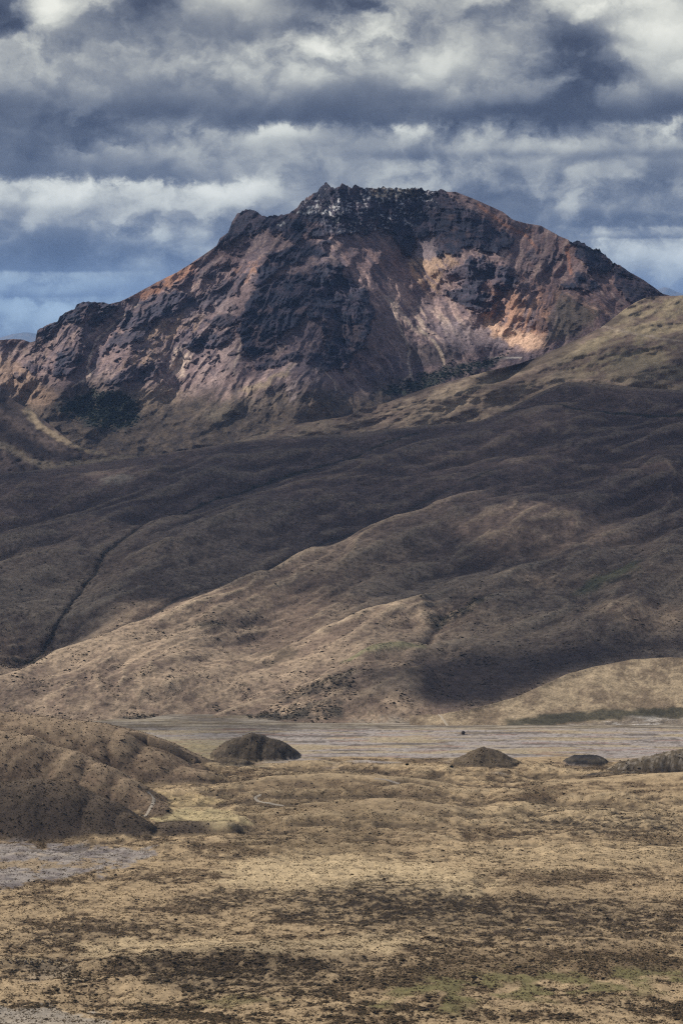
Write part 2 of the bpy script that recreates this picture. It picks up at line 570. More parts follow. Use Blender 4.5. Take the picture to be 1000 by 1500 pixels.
def plain_color(X, Y, Z, px, py):
    wx = px + 30 * fbm(X / 36, Y / 44, 5, 51, 0.6)
    wy = py + 9 * fbm(X / 36, Y / 40, 5, 52, 0.65)
    straw = C3(0.365, 0.272, 0.165)
    brown = C3(0.115, 0.080, 0.048)
    dark = C3(0.050, 0.040, 0.028)
    n1 = fbm(X / 120 + 3, Y / 75, 5, 53)
    n2 = fbm(X / 26, Y / 22, 4, 54)
    n3 = fbm(X / 4, Y / 6, 3, 55)
    n4 = fbm(X / 11, Y / 12, 4, 56)
    f = ss(n1 * 0.75 + n2 * 0.5 + n3 * 0.35 + n4 * 0.4, -0.45, 0.6)
    col = lerp(np.broadcast_to(straw, X.shape + (3,)), brown, f)
    veg = f * 0.9
    # named patches: (polygon, soft, colour, amount, vegetation)
    def patch(pts, soft, c, am, vg):
        nonlocal col, veg
        s = ss(poly_sd(wx, wy, pts), -soft * 1.3, soft * 1.3) * am
        if c[0] < 0.08:
            s = s * (0.30 + 0.70 * ss(n2 * 0.6 + n4 + n3 * 0.7, -0.45, 0.35))
        col = lerp(col, np.broadcast_to(c, col.shape), s)
        veg = veg * (1 - s) + vg * s
        return s
    # broad bands of pale grass
    pale = C3(0.50, 0.39, 0.24)
    patch([(330, 1262), (480, 1248), (660, 1268), (720, 1290), (700, 1312), (560, 1300), (420, 1305), (320, 1300)], 12, pale, 0.85, 0.08)
    patch([(100, 1382), (240, 1372), (420, 1378), (560, 1365), (640, 1380), (560, 1398), (380, 1388), (240, 1396), (120, 1396)], 7, pale, 0.7, 0.15)
    patch([(500, 1170), (640, 1185), (1000, 1175), (1000, 1215), (700, 1205), (520, 1200)], 12, pale, 0.35, 0.3)
    patch([(235, 1190), (300, 1182), (362, 1192), (350, 1206), (290, 1214), (225, 1210)], 4, C3(0.43, 0.355, 0.20), 0.85, 0.05)
    patch([(215, 1163), (290, 1160), (330, 1170), (300, 1182), (240, 1186)], 5, C3(0.40, 0.31, 0.17), 0.7, 0.15)
    patch([(620, 1240), (1000, 1230), (1000, 1262), (820, 1280), (700, 1270)], 10, pale, 0.35, 0.3)
    # dark heath bands
    hd = C3(0.062, 0.046, 0.032)
    dk = C3(0.026, 0.022, 0.019)
    patch([(730, 1198), (840, 1190), (1000, 1195), (1000, 1216), (860, 1222), (740, 1212)], 8, dk, 0.72, 0.9)
    patch([(380, 1335), (470, 1300), (560, 1285), (680, 1300), (760, 1325), (740, 1345), (560, 1362), (440, 1352), (380, 1345)], 9, dk, 0.75, 0.9)
    patch([(700, 1340), (860, 1318), (1000, 1330), (1000, 1382), (820, 1386), (660, 1388), (560, 1370)], 12, hd, 0.75, 0.9)
    patch([(240, 1312), (380, 1300), (400, 1330), (280, 1340)], 8, hd, 0.65, 0.85)
    patch([(0, 1372), (100, 1350), (270, 1352), (300, 1366), (120, 1380), (0, 1395)], 8, hd, 0.6, 0.85)
    patch([(180, 1402), (330, 1392), (440, 1402), (700, 1395), (640, 1440), (420, 1460), (300, 1450), (190, 1420)], 8, hd, 0.7, 0.95)
    patch([(200, 1425), (330, 1420), (330, 1460), (230, 1450)], 6, dk, 0.5, 1.0)
    patch([(0, 1400), (110, 1402), (115, 1414), (60, 1436), (0, 1436)], 4, dk, 0.5, 0.9)
    patch([(660, 1395), (1000, 1385), (1000, 1420), (760, 1425), (560, 1460), (470, 1445)], 9, C3(0.12, 0.085, 0.05), 0.7, 0.9)
    patch([(340, 1180), (520, 1150), (560, 1200), (560, 1250), (420, 1245), (330, 1240), (380, 1210)], 10, C3(0.20, 0.15, 0.085), 0.55, 0.6)
    patch([(350, 1218), (420, 1213), (420, 1236), (360, 1238)], 4, hd, 0.7, 0.9)
    patch([(280, 1150), (380, 1140), (470, 1138), (500, 1152), (380, 1166), (310, 1168)], 6, hd, 0.65, 0.6)
    patch([(540, 1130), (660, 1126), (650, 1150), (560, 1146)], 4, hd, 0.6, 0.6)
    patch([(300, 1150), (500, 1128), (660, 1140), (700, 1200), (560, 1245), (420, 1240), (330, 1215), (390, 1190)], 14, C3(0.185, 0.135, 0.085), 0.5, 0.5)
    # green flush at the lower right
    gr = C3(0.155, 0.140, 0.062)
    gn = ss(fbm(X / 34, Y / 40, 4, 57), -0.3, 0.35)
    g1 = ss(poly_sd(wx, wy, [(550, 1462), (620, 1430), (760, 1418), (1000, 1415), (1000, 1448), (860, 1462), (700, 1480), (560, 1478)]), -10, 12) * gn
    col = lerp(col, np.broadcast_to(gr, col.shape), g1 * 0.9)
    veg = veg * (1 - 0.6 * g1)
    g2 = ss(poly_sd(wx, wy, [(280, 1462), (330, 1455), (420, 1466), (300, 1474)]), -6, 5)
    col = lerp(col, np.broadcast_to(gr * 0.9, col.shape), g2 * 0.6)
    # grey lava wash
    wash = C3(0.29, 0.262, 0.245)
    wn = fbm(X / 30, Y / 20, 4, 58)
    w0 = poly_sd(wx, wy, [(-400, 1234), (40, 1236), (130, 1240), (240, 1246), (200, 1262), (150, 1278), (60, 1292), (0, 1302), (-400, 1330)])
    s = ss(w0 + 5 * wn, -3, 4)
    wc = lerp(np.broadcast_to(wash, col.shape), C3(0.17, 0.15, 0.15), ss(wn, -0.2, 0.5))
    col = lerp(col, wc, s * 0.9)
    veg = veg * (1 - s)
    bar = ss(poly_sd(wx, wy, [(-20, 1258), (90, 1262), (200, 1258), (120, 1270), (60, 1272), (-20, 1268)]), -2, 2)
    col = lerp(col, np.broadcast_to(straw * 0.8, col.shape), bar * 0.8)
    s = ss(poly_sd(wx, wy, [(-60, 1470), (60, 1474), (130, 1486), (190, 1520), (-60, 1520)]) + 6 * wn, -5, 5)
    col = lerp(col, C3(0.33, 0.30, 0.26) * np.ones_like(col), s * 0.7)
    veg = veg * (1 - 0.7 * s)
    s = ss(poly_sd(wx, wy, [(40, 1414), (100, 1416), (110, 1436), (60, 1440), (30, 1430)]) + 4 * wn, -4, 4)
    col = lerp(col, C3(0.34, 0.27, 0.19) * np.ones_like(col), s * 0.7)
    # lava flat beyond the mounds
    far = ss(Y + 110 * fbm(X / 130, Y / 60, 5, 59), 3285, 3350)
    st = fbm(X / 110 + 0.3 * n2, Y / 26, 5, 60) + 0.4 * n4
    flat = lerp(np.broadcast_to(C3(0.315, 0.280, 0.262), col.shape), C3(0.14, 0.12, 0.108), ss(st, -0.15, 0.6))
    tan = ss(fbm(X / 170, Y / 34, 5, 61), -0.1, 0.4) * 0.75
    flat = lerp(flat, C3(0.37, 0.30, 0.19) * np.ones_like(col), tan)
    leftgrass = ss(px, 470, 250) * ss(py, 1078, 1086)
    flat = lerp(flat, C3(0.40, 0.33, 0.19) * np.ones_like(col), leftgrass * 0.8)
    pink = ss(fbm(X / 90, Y / 14, 4, 62), 0.35, 0.6)
    flat = lerp(flat, C3(0.26, 0.15, 0.12) * np.ones_like(col), pink * 0.5)
    speck = ss(fbm(X / 5, Y / 9, 3, 63), 0.38, 0.7)
    flat = lerp(flat, C3(0.11, 0.09, 0.07) * np.ones_like(col), speck * 0.6)
    col = lerp(col, flat, far)
    veg = veg * (1 - far * 0.93)
    # hills: brown heath, rocky mounds darker
    hz = hill_max(X, Y)
    onh = ss(hz, 0.5, 2)
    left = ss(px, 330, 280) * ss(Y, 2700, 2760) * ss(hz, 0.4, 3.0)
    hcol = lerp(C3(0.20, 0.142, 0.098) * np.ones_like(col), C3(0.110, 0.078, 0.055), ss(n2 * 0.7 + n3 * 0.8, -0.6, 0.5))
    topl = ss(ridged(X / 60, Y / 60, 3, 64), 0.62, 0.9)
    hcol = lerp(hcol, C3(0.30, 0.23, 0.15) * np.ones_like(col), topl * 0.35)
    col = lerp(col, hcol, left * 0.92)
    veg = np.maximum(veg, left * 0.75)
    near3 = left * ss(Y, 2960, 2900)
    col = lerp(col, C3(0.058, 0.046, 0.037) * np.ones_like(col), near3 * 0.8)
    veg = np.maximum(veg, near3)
    dome = ss(hz, 0.3, 1.5) * ss(np.hypot((px - 372) / 66, (py - 1092) / 34), 1.25, 0.95)
    dome = np.maximum(dome, 0.8 * ss(hz, 0.3, 1.5) * ss(np.hypot((px - 342) / 40, (py - 1118) / 12), 1.3, 0.9))
    veg = np.maximum(veg, dome * 0.7)
    col = lerp(col, C3(0.058, 0.046, 0.034) * (1 + 0.9 * ss(n3, 0.2, 0.6))[..., None], dome * 0.92)
    cone = ss(hz, 0.3, 1.5) * ss(np.hypot((px - 712) / 50, (py - 1115) / 26), 1.2, 0.9)
    veg = np.maximum(veg, cone * 0.65)
    col = lerp(col, C3(0.075, 0.058, 0.040) * (1 + 0.7 * ss(n3, 0.0, 0.5))[..., None], cone * 0.9)
    dm = ss(hz, 0.2, 1.0) * ss(np.hypot((px - 857) / 38, (py - 1115) / 20), 1.2, 0.9)
    veg = veg * (1 - dm)
    col = lerp(col, C3(0.030, 0.029, 0.030) * np.ones_like(col), dm)
    rh = ss(hz, 0.5, 2) * ss(px, 870, 885) * ss(Y, 3160, 3200)
    rr = ss(ridged(X / 14, Y / 14, 3, 65), 0.6, 0.85)
    col = lerp(col, lerp(C3(0.085, 0.07, 0.05) * np.ones_like(col), C3(0.25, 0.22, 0.185), rr), rh * 0.85)
    # far bank of the flat
    bk = ss(Y + 12 * fbm(X / 60, Y / 30, 3, 66), 3560, 3590)
    bc = lerp(C3(0.11, 0.09, 0.065) * np.ones_like(col), C3(0.31, 0.27, 0.21), ss(fbm(X / 90, Y / 12, 4, 67), -0.2, 0.4))
    col = lerp(col, bc, bk * 0.75)
    return col, np.clip(veg, 0, 1)


cols = frame_cols(1.4)
rows = np.concatenate([np.linspace(1700, 1512, 24), np.arange(1510, 1046, -0.86)])
Dr = lin_D(rows)
a0 = (cols - 500) / F
X, Y = np.meshgrid(a0, Dr)
X = X * Y
Z = plain_z(X, Y)
px, py = proj(X, Y, Z)
# gully incisions in the foreground
for pts, dep, w in (([(700, 1290), (715, 1312), (735, 1336), (760, 1350)], 2.2, 7),
                    ([(640, 1150), (600, 1142), (560, 1148), (520, 1140)], 3.0, 6),
                    ([(200, 1395), (240, 1425), (300, 1450), (330, 1470)], 2.0, 9)):
    d, s_, t_ = line_d(px, py, pts, 2.0)
    Z = Z - dep * np.exp(-(d / w) ** 2)
colr, veg = plain_color(X, Y, Z, px, py)


def blur(a, n):
    for _ in range(n):
        a = np.pad(a, 1, mode='edge')
        a = (a[:-2, 1:-1] + a[2:, 1:-1] + a[1:-1, :-2] + a[1:-1, 2:] + 2 * a[1:-1, 1:-1]) / 6
    return a


# relief shading put into the colour: ridge lines paled, hollows darkened
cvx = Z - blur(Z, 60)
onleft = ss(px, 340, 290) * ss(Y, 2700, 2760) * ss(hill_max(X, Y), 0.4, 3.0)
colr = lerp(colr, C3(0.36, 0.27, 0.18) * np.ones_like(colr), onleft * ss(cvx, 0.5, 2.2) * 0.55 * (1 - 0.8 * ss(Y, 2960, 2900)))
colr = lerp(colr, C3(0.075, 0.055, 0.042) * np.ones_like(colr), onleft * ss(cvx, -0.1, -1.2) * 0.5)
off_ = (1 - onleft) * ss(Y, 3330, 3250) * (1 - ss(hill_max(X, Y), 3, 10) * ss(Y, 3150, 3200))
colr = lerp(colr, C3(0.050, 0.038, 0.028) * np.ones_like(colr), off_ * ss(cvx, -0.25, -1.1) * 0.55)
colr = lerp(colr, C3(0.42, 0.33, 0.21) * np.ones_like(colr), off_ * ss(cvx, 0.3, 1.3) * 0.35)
M_plain = ground_mat('dry_grassland', 0.8, 0.12, 0.7, 0.6)
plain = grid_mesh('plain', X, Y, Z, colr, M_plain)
PL = dict(X=X, Y=Y, Z=Z, veg=veg, px=px, py=py, hill=hill_max(X, Y))

# ============================================================ foothill slopes (sheet with relief)
PYT = np.array([1100, 1062, 1000, 900, 800, 700, 640, 600, 560, 500])
DT = np.array([3480, 3640, 3900, 4380, 5050, 6000, 6750, 7300, 7700, 8200.0])


def D_of(py):
    return np.interp(-py, -PYT, DT)


def crest(px, pts):
    return np.interp(px, [p[0] for p in pts], [p[1] for p in pts])


CR2 = [(-400, 720), (0, 694), (75, 686), (150, 676), (250, 663), (330, 650), (400, 641), (500, 636), (573, 628), (640, 622), (700, 617),
       (740, 602), (780, 580), (810, 566), (830, 559), (860, 560), (880, 562), (915, 566), (1000, 572), (1400, 590)]
cols = frame_cols(1.35)
nrow = 420
t = np.linspace(0, 1, nrow)
cy = crest(cols, CR2) + 0.8 * fbm(cols / 40, cols * 0, 3, 70)
PX = np.broadcast_to(cols, (nrow, len(cols))).copy()
PY = 1085 + (cy[None, :] - 1085) * t[:, None]
D = D_of(PY)
X, Y, Z = world_at(PX, PY, D)
edge = ss(t, 1.0, 0.93)[:, None]            # relief fades out at the skyline

dzr = np.zeros_like(X)
def valley(pts, depth, w, asym=1.0, asp=1.0, taper=0.15):
    d, s_, p_ = line_d(PX, PY, pts, asp)
    ww = np.where(s_ > 0, w, w * asym)
    tp = ss(p_, 0, taper) * ss(p_, 1, 1 - taper) if taper else 1
    return depth * np.exp(-(d / ww) ** 1.6) * tp, d
V1 = [(-30, 975), (35, 948), (75, 915), (100, 888), (108, 868), (140, 832), (150, 815), (168, 800), (215, 765), (290, 735), (360, 705), (450, 680), (520, 662), (610, 635)]
V2 = [(-60, 1000), (0, 990), (100, 940), (200, 905), (262, 872), (325, 850), (350, 832), (410, 805), (500, 776), (600, 742), (720, 700)]
R1 = [(-100, 1040), (0, 1005), (90, 960), (190, 922), (280, 890), (350, 875), (425, 858), (500, 836), (560, 815), (640, 800)]
R2 = [(300, 882), (360, 858), (430, 830), (500, 800), (570, 775), (640, 752), (720, 732)]
R3 = [(120, 905), (190, 850), (240, 808), (320, 768), (430, 722), (540, 688), (640, 665)]
R4 = [(-60, 812), (20, 790), (90, 762), (150, 762), (200, 742), (300, 700), (380, 676)]
R5 = [(-60, 870), (30, 840), (90, 812), (130, 800)]
V3 = [(-60, 790), (0, 772), (60, 745), (140, 722), (240, 700), (330, 672)]
dpl = []
v, d = valley(V1, 20, 46, taper=0.1); dzr -= v; dpl.append(d)
v, d = valley(V1, 4, 4, taper=0.25); dzr -= v
v, d = valley(V2, 17, 22, 1.2); dzr -= v
v, d = valley(V2, 4, 4); dzr -= v
v, d = valley(V3, 15, 16); dzr -= v
v, d = valley(R1, 15, 20, 1.3); dzr += v
v, d = valley(R2, 9, 10); dzr += v
v, d = valley(R3, 18, 26); dzr += v
v, d = valley(R4, 16, 15); dzr += v
v, d = valley(R5, 12, 14); dzr += v
v, d = valley([(600, 912), (650, 905), (720, 888), (800, 870)], 8, 14); dzr += v
v, d = valley([(618, 970), (632, 935), (642, 915), (655, 893), (700, 880)], 8, 8); dzr -= v
v, d = valley([(440, 930), (520, 915), (590, 900), (640, 888)], 8, 14); dzr += v
v, d = valley([(500, 985), (600, 965), (680, 955), (780, 950)], 9, 14); dzr += v
v, d = valley([(700, 1020), (800, 985), (880, 955), (1000, 935)], 10, 16); dzr -= v
v, d = valley([(735, 603), (820, 600), (900, 605), (1000, 612), (1100, 620)], 3, 2, taper=0.02); dzr -= v; ditch = d
v, d = valley([(560, 800), (680, 770), (800, 745), (930, 735)], 9, 16); dzr += v
v, d = valley([(600, 840), (720, 820), (860, 790), (1000, 780)], 9, 15); dzr -= v
# right-hand hill in front of the slope, lit
RH = [(640, 1047), (700, 1036), (755, 1022), (795, 1003), (830, 988), (870, 976), (920, 967), (980, 962), (1040, 966), (1200, 975)]
cyh = crest(PX, RH) + 1.0 * fbm(PX / 30, PX * 0, 2, 77)
# generic ground relief, drawn out along the fall line
Xs = X - 0.30 * (Y - 4200)
rel = 24 * fbm(Xs / 280, Y / 800, 3, 71, 0.42) + 15 * ridged(Xs / 170 + 0.6 * fbm(Xs / 300, Y / 500, 2, 3), Y / 620, 4, 72, 0.38) \
    + 1.5 * fbm(Xs / 45, Y / 110, 4, 73) + 0.5 * fbm(X / 12, Y / 26, 3, 74) \
    + 6.5 * (ridged((PX + 8 * fbm(PX / 60, PY / 30, 3, 75)) / 210, (PY + 0.38 * PX) / 34, 4, 76, 0.4) - 0.5)
low = ss(PY, 1070, 1010)
behind = 1 - 0.85 * ss(poly_sd(PX, PY, [(600, 1100), (640, 1000), (800, 940), (1000, 925), (1500, 925), (1500, 1100)]), -40, 20)
Z = Z + (dzr * ss(PY, 1075, 1035) + (rel - 3) * (0.25 + 0.75 * low)) * edge * behind
Z = Z - 6 * ss(PY, 1060, 1085)

# colour of the slopes
Xc, Yc = X, Y
n1 = fbm(Xs / 210, Y / 500, 5, 81)
n2 = fbm(X / 36, Y / 80, 4, 82)
n3 = fbm(X / 9, Y / 22, 3, 83)
g0 = C3(0.365, 0.275, 0.195)  # lower slope paled to strengthen its sunlight
g1_ = C3(0.190, 0.138, 0.105)
f = ss(n1 * 0.7 + n2 * 0.5 + n3 * 0.3, -0.55, 0.55)
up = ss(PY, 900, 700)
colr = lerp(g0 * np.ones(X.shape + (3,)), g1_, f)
colr = lerp(colr, lerp(C3(0.148, 0.106, 0.102) * np.ones_like(colr), C3(0.078, 0.058, 0.062), f), up * 0.85)  # shade put into the upper slope: darker, more violet ground
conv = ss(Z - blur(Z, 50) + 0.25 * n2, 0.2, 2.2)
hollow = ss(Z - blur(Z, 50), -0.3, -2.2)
colr = lerp(colr, C3(0.062, 0.048, 0.046) * np.ones_like(colr), hollow * 0.6)  # painted shading: hollows darkened so the relief shows in shade
colr = lerp(colr, C3(0.46, 0.36, 0.25) * np.ones_like(colr), conv * 0.6 * (1 - 0.55 * up))  # painted light: crests paled as if catching sun
speck = ss(fbm(X / 8, Y / 16, 2, 84) + 0.35 * fbm(X / 90, Y / 200, 3, 85), 0.35, 0.62)
colr = lerp(colr, C3(0.055, 0.045, 0.035) * np.ones_like(colr), speck * 0.55)
def spatch(pts, soft, c, am, n=True):
    global colr
    wx = PX + 9 * fbm(X / 60, Y / 140, 4, 86)
    wy = PY + 4 * fbm(X / 60, Y / 140, 4, 87)
    s = ss(poly_sd(wx, wy, pts), -soft, soft) * am
    if n:
        s = s * ss(n2 + n3 * 0.6, -0.7, 0.2)
    colr = lerp(colr, np.broadcast_to(c, colr.shape), s)
def sline(pts, w, c, am):
    global colr
    d, s_, p_ = line_d(PX + 3 * n2, PY + 1.5 * n2, pts, 1.0)
    colr = lerp(colr, np.broadcast_to(c, colr.shape), am * ss(d, w, w * 0.35))
vg = C3(0.035, 0.038, 0.033)
sline(V1[1:9], 2.4, vg, 0.7)
sline([(20, 948), (60, 940), (50, 951), (90, 955)], 4, vg, 0.7)
sline(V1[8:], 2.6, vg, 0.75)
sline(V2[2:], 2.2, vg, 0.5)
spatch([(618, 912), (640, 905), (690, 883), (720, 886), (690, 900), (655, 915), (640, 925)], 4, vg, 0.8)
spatch([(835, 868), (880, 845), (940, 836), (930, 850), (870, 868)], 5, C3(0.105, 0.118, 0.068), 0.7, False)
spatch([(870, 862), (930, 854), (930, 864), (880, 868)], 3, vg, 0.7)
spatch([(600, 985), (700, 962), (800, 955), (960, 940), (900, 965), (800, 1000), (740, 1030), (660, 1042), (620, 1030)], 16, C3(0.066, 0.052, 0.052), 0.88, False)  # heath, darkened further to deepen the cloud shadow lying here
spatch([(530, 1005), (600, 995), (610, 1015), (545, 1022)], 6, C3(0.075, 0.06, 0.052), 0.7, False)  # cloud-shadow blob painted into the ground colour
spatch([(345, 955), (430, 940), (430, 968), (360, 972)], 7, C3(0.10, 0.08, 0.055), 0.6)
spatch([(270, 925), (330, 912), (330, 920), (285, 930)], 4, vg, 0.6)
spatch([(400, 1020), (520, 1005), (520, 1030), (420, 1030)], 6, vg, 0.5)
spatch([(170, 1050), (260, 1050), (260, 1064), (190, 1064)], 4, vg, 0.8, False)
spatch([(340, 1050), (420, 1040), (500, 1044), (500, 1058), (340, 1060)], 4, vg, 0.75)
spatch([(500, 980), (620, 962), (620, 970), (510, 988)], 3, C3(0.20, 0.22, 0.10), 0.5, False)
spatch([(730, 1052), (800, 1040), (1000, 1036), (1000, 1044), (820, 1056), (740, 1060)], 4, vg, 0.85, False)
spatch([(865, 1062), (920, 1050), (965, 1046), (960, 1052), (900, 1062), (870, 1070)], 3, C3(0.42, 0.38, 0.33), 0.8)
spatch([(510, 1062), (640, 1056), (660, 1066), (560, 1074)], 4, C3(0.38, 0.33, 0.26), 0.6)
spatch([(430, 1072), (1100, 1066), (1100, 1100), (430, 1100)], 3, C3(0.25, 0.22, 0.2), 0.6)
spatch([(140, 702), (180, 700), (205, 708), (170, 712)], 3, C3(0.32, 0.28, 0.23), 0.6)
sline([(735, 603), (820, 600), (900, 605), (1000, 612), (1100, 620)], 2.4, vg, 0.9)
# back side of the crest
nbk = 10
tb = (np.arange(1, nbk + 1) / nbk)[:, None]
Yb = Y[-1] + tb ** 1.3 * 700
sc_ = Yb / Y[-1]
Xb = X[-1] * sc_
Zb = Z[-1] - 260 * tb ** 1.7
X2 = np.vstack([X, Xb]); Y2 = np.vstack([Y, Yb]); Z2 = np.vstack([Z, Zb])
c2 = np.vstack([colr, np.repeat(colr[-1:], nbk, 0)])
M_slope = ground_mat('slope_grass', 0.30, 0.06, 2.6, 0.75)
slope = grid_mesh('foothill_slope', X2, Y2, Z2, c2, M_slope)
SL = dict(X=X, Y=Y, Z=Z, PX=PX, PY=PY)

# right-hand hill (its own piece of terrain standing in front of the slope)
cols = np.arange(600, 1330, 2.0)
nrow = 110
t = np.linspace(0, 1, nrow)
cy = crest(cols, RH) + 0.8 * fbm(cols / 30, cols * 0, 2, 77)
bot = 1072 + 2.5 * fbm(cols / 40, cols * 0, 3, 78)
PXh = np.broadcast_to(cols, (nrow, len(cols))).copy()
PYh = bot[None] + (cy - bot)[None] * (1 - (1 - t) ** 1.25)[:, None]
Dh = 3585 + (1072 - PYh) * 2.5
Xh, Yh, Zh = world_at(PXh, PYh, Dh)
e = (ss(t, 1, 0.85) * ss(t, 0, 0.1))[:, None]
relh = 3 * ridged(Xh / 110 + 0.4 * fbm(Xh / 90, Yh / 90, 2, 4), Yh / 190, 4, 91) + 1.6 * fbm(Xh / 60, Yh / 80, 4, 92, 0.4)
Zh = Zh + (relh - 3) * e
n1 = fbm(Xh / 60, Yh / 90, 4, 93)
n3 = fbm(Xh / 7, Yh / 14, 3, 94)
ch = lerp(C3(0.345, 0.270, 0.180) * np.ones(Xh.shape + (3,)), C3(0.20, 0.152, 0.105), ss(n1 + 0.6 * n3, -0.5, 0.5))
wyh = PYh + 3 * fbm(Xh / 25, Yh / 30, 4, 95)
vgl = ss(poly_sd(PXh + 8 * n1, wyh, [(735, 1056), (800, 1046), (860, 1040), (1010, 1034), (1200, 1034), (1200, 1046), (900, 1052), (820, 1060), (745, 1062)]), -3, 3)
ch = lerp(ch, C3(0.04, 0.042, 0.03) * np.ones_like(ch), vgl * 0.85)
pl = ss(poly_sd(PXh + 8 * n1, wyh, [(820, 1066), (880, 1056), (950, 1048), (1010, 1050), (1200, 1050), (1200, 1080), (760, 1080)]), -4, 4)
ch = lerp(ch, lerp(C3(0.20, 0.17, 0.14) * np.ones_like(ch), C3(0.40, 0.37, 0.34), ss(fbm(Xh / 40, Yh / 8, 4, 96), 0, 0.4)), pl * 0.85)
Yb = Yh[-1] + tb ** 1.3 * 260
Xb = Xh[-1] * Yb / Yh[-1]
Zb = Zh[-1] - 90 * tb ** 1.6
grid_mesh('low_hill', np.vstack([Xh, Xb]), np.vstack([Yh, Yb]), np.vstack([Zh, Zb]),
          np.vstack([ch, np.repeat(ch[-1:], nbk, 0)]), M_slope)


# ============================================================ sheets further back
def sheet(name, crest_pts, bottom, D0, slope_deg, colorf, relief, mat, cols, nrow, back=900, backdrop=500, crest_noise=1.0, cseed=5, jag=None):
    nrow_t = np.linspace(0, 1, nrow)
    cy = crest(cols, crest_pts) + crest_noise * fbm(cols / 25, cols * 0, 4, cseed)
    if jag is not None:
        cy = cy + jag(cols)
    bt = crest(cols, bottom)
    P_X = np.broadcast_to(cols, (nrow, len(cols))).copy()
    P_Y = bt[None] + (cy - bt)[None] * nrow_t[:, None]
    a, b = ray(P_X, P_Y)
    _, b0 = ray(500.0, 660.0)
    k = math.tan(math.radians(slope_deg))
    z0 = H + b0 * D0
    Dm = (D0 + (H - z0) / k) / (1 - b / k)
    Dm = Dm - relief(P_X, P_Y, a * Dm)
    Xm, Ym, Zm = a * Dm, Dm, H + b * Dm
    cm = colorf(P_X, P_Y, Xm, Ym, Zm)
    nb_ = 12
    tb = (np.arange(1, nb_ + 1) / nb_)[:, None]
    Yb = Ym[-1] + tb ** 1.2 * back
    Xb = Xm[-1] * Yb / Ym[-1]
    Zb = Zm[-1] - backdrop * tb ** 1.5
    ob = grid_mesh(name, np.vstack([Xm, Xb]), np.vstack([Ym, Yb]), np.vstack([Zm, Zb]),
                   np.vstack([cm, np.repeat(cm[-1:], nb_, 0)]), mat)
    return ob, dict(X=Xm, Y=Ym, Z=Zm, PX=P_X, PY=P_Y)


# ---- grassy ridge behind the slope, right
CR3 = [(200, 700), (330, 652), (387, 631), (437, 621), (500, 611), (560, 592), (625, 568), (690, 550), (730, 540), (760, 533), (790, 522),
       (820, 509), (850, 494), (880, 479), (910, 456), (930, 443), (949, 435), (1000, 433), (1100, 425), (1400, 430)]
def rel3(px, py, X):
    return 60 * fbm((px + 1.6 * py) / 150, (py - 0.2 * px) / 90, 4, 101) + 40 * ridged((px + 2.2 * py) / 120, (py - 0.3 * px) / 60, 3, 102) \
        + 5 * fbm(px / 9, py / 5, 3, 103) - 260 * np.exp(-((px - 800) / 70) ** 2 - ((py - 515 + (px - 800) * 0.55) / 10) ** 2)
def col3(px, py, X, Y, Z):
    n1 = fbm(px / 90, (py + 0.35 * px) / 16, 4, 104)
    n2 = fbm(px / 14, py / 7, 4, 105)
    c = lerp(C3(0.34, 0.262, 0.190) * np.ones(px.shape + (3,)), C3(0.185, 0.138, 0.112), ss(n1 + 0.4 * n2, -0.5, 0.5))
    g = ss(px, 790, 860) * ss(py, 580, 520)
    c = lerp(c, C3(0.29, 0.245, 0.150) * np.ones_like(c), g * 0.55 * ss(n1 + .5 * n2, 0.4, -0.3))
    g = ss(poly_sd(px + 10 * n1, py + 4 * n2, [(745, 540), (790, 515), (850, 488), (905, 458), (915, 466), (860, 498), (800, 528), (765, 545)]), -4, 4)
    c = lerp(c, C3(0.085, 0.066, 0.055) * np.ones_like(c), g * 0.85)  # shadow in the dip by the side ridge, painted dark
    g = ss(poly_sd(px + 6 * n2, py + 3 * n2, [(700, 553), (770, 540), (740, 560), (640, 590)]), -8, 8)
    c = lerp(c, C3(0.20, 0.16, 0.11) * np.ones_like(c), g * 0.4)
    d, s_, p_ = line_d(px + 3 * n2, py + 2 * n2, [(880, 478), (905, 484), (925, 488), (975, 497), (1000, 500)], 1.5)
    c = lerp(c, C3(0.34, 0.28, 0.22) * np.ones_like(c), 0.8 * ss(d, 3, 1))
    d, s_, p_ = line_d(px + 3 * n2, py + 2 * n2, [(830, 558), (880, 556), (915, 564)], 2)
    c = lerp(c, C3(0.42, 0.31, 0.23) * np.ones_like(c), 0.8 * ss(d, 5, 1))
    return c
cols3 = np.arange(240, 1340, 1.7)
M_far = ground_mat('far_grass', 0.17, 0.03, 3.5, 0.6)
ob, L3 = sheet('grassy_ridge', CR3, [(0, 720), (500, 680), (1000, 640), (1400, 640)], 7600, 24, col3, rel3, M_far, cols3, 150, 900, 260, 0.8, 6)

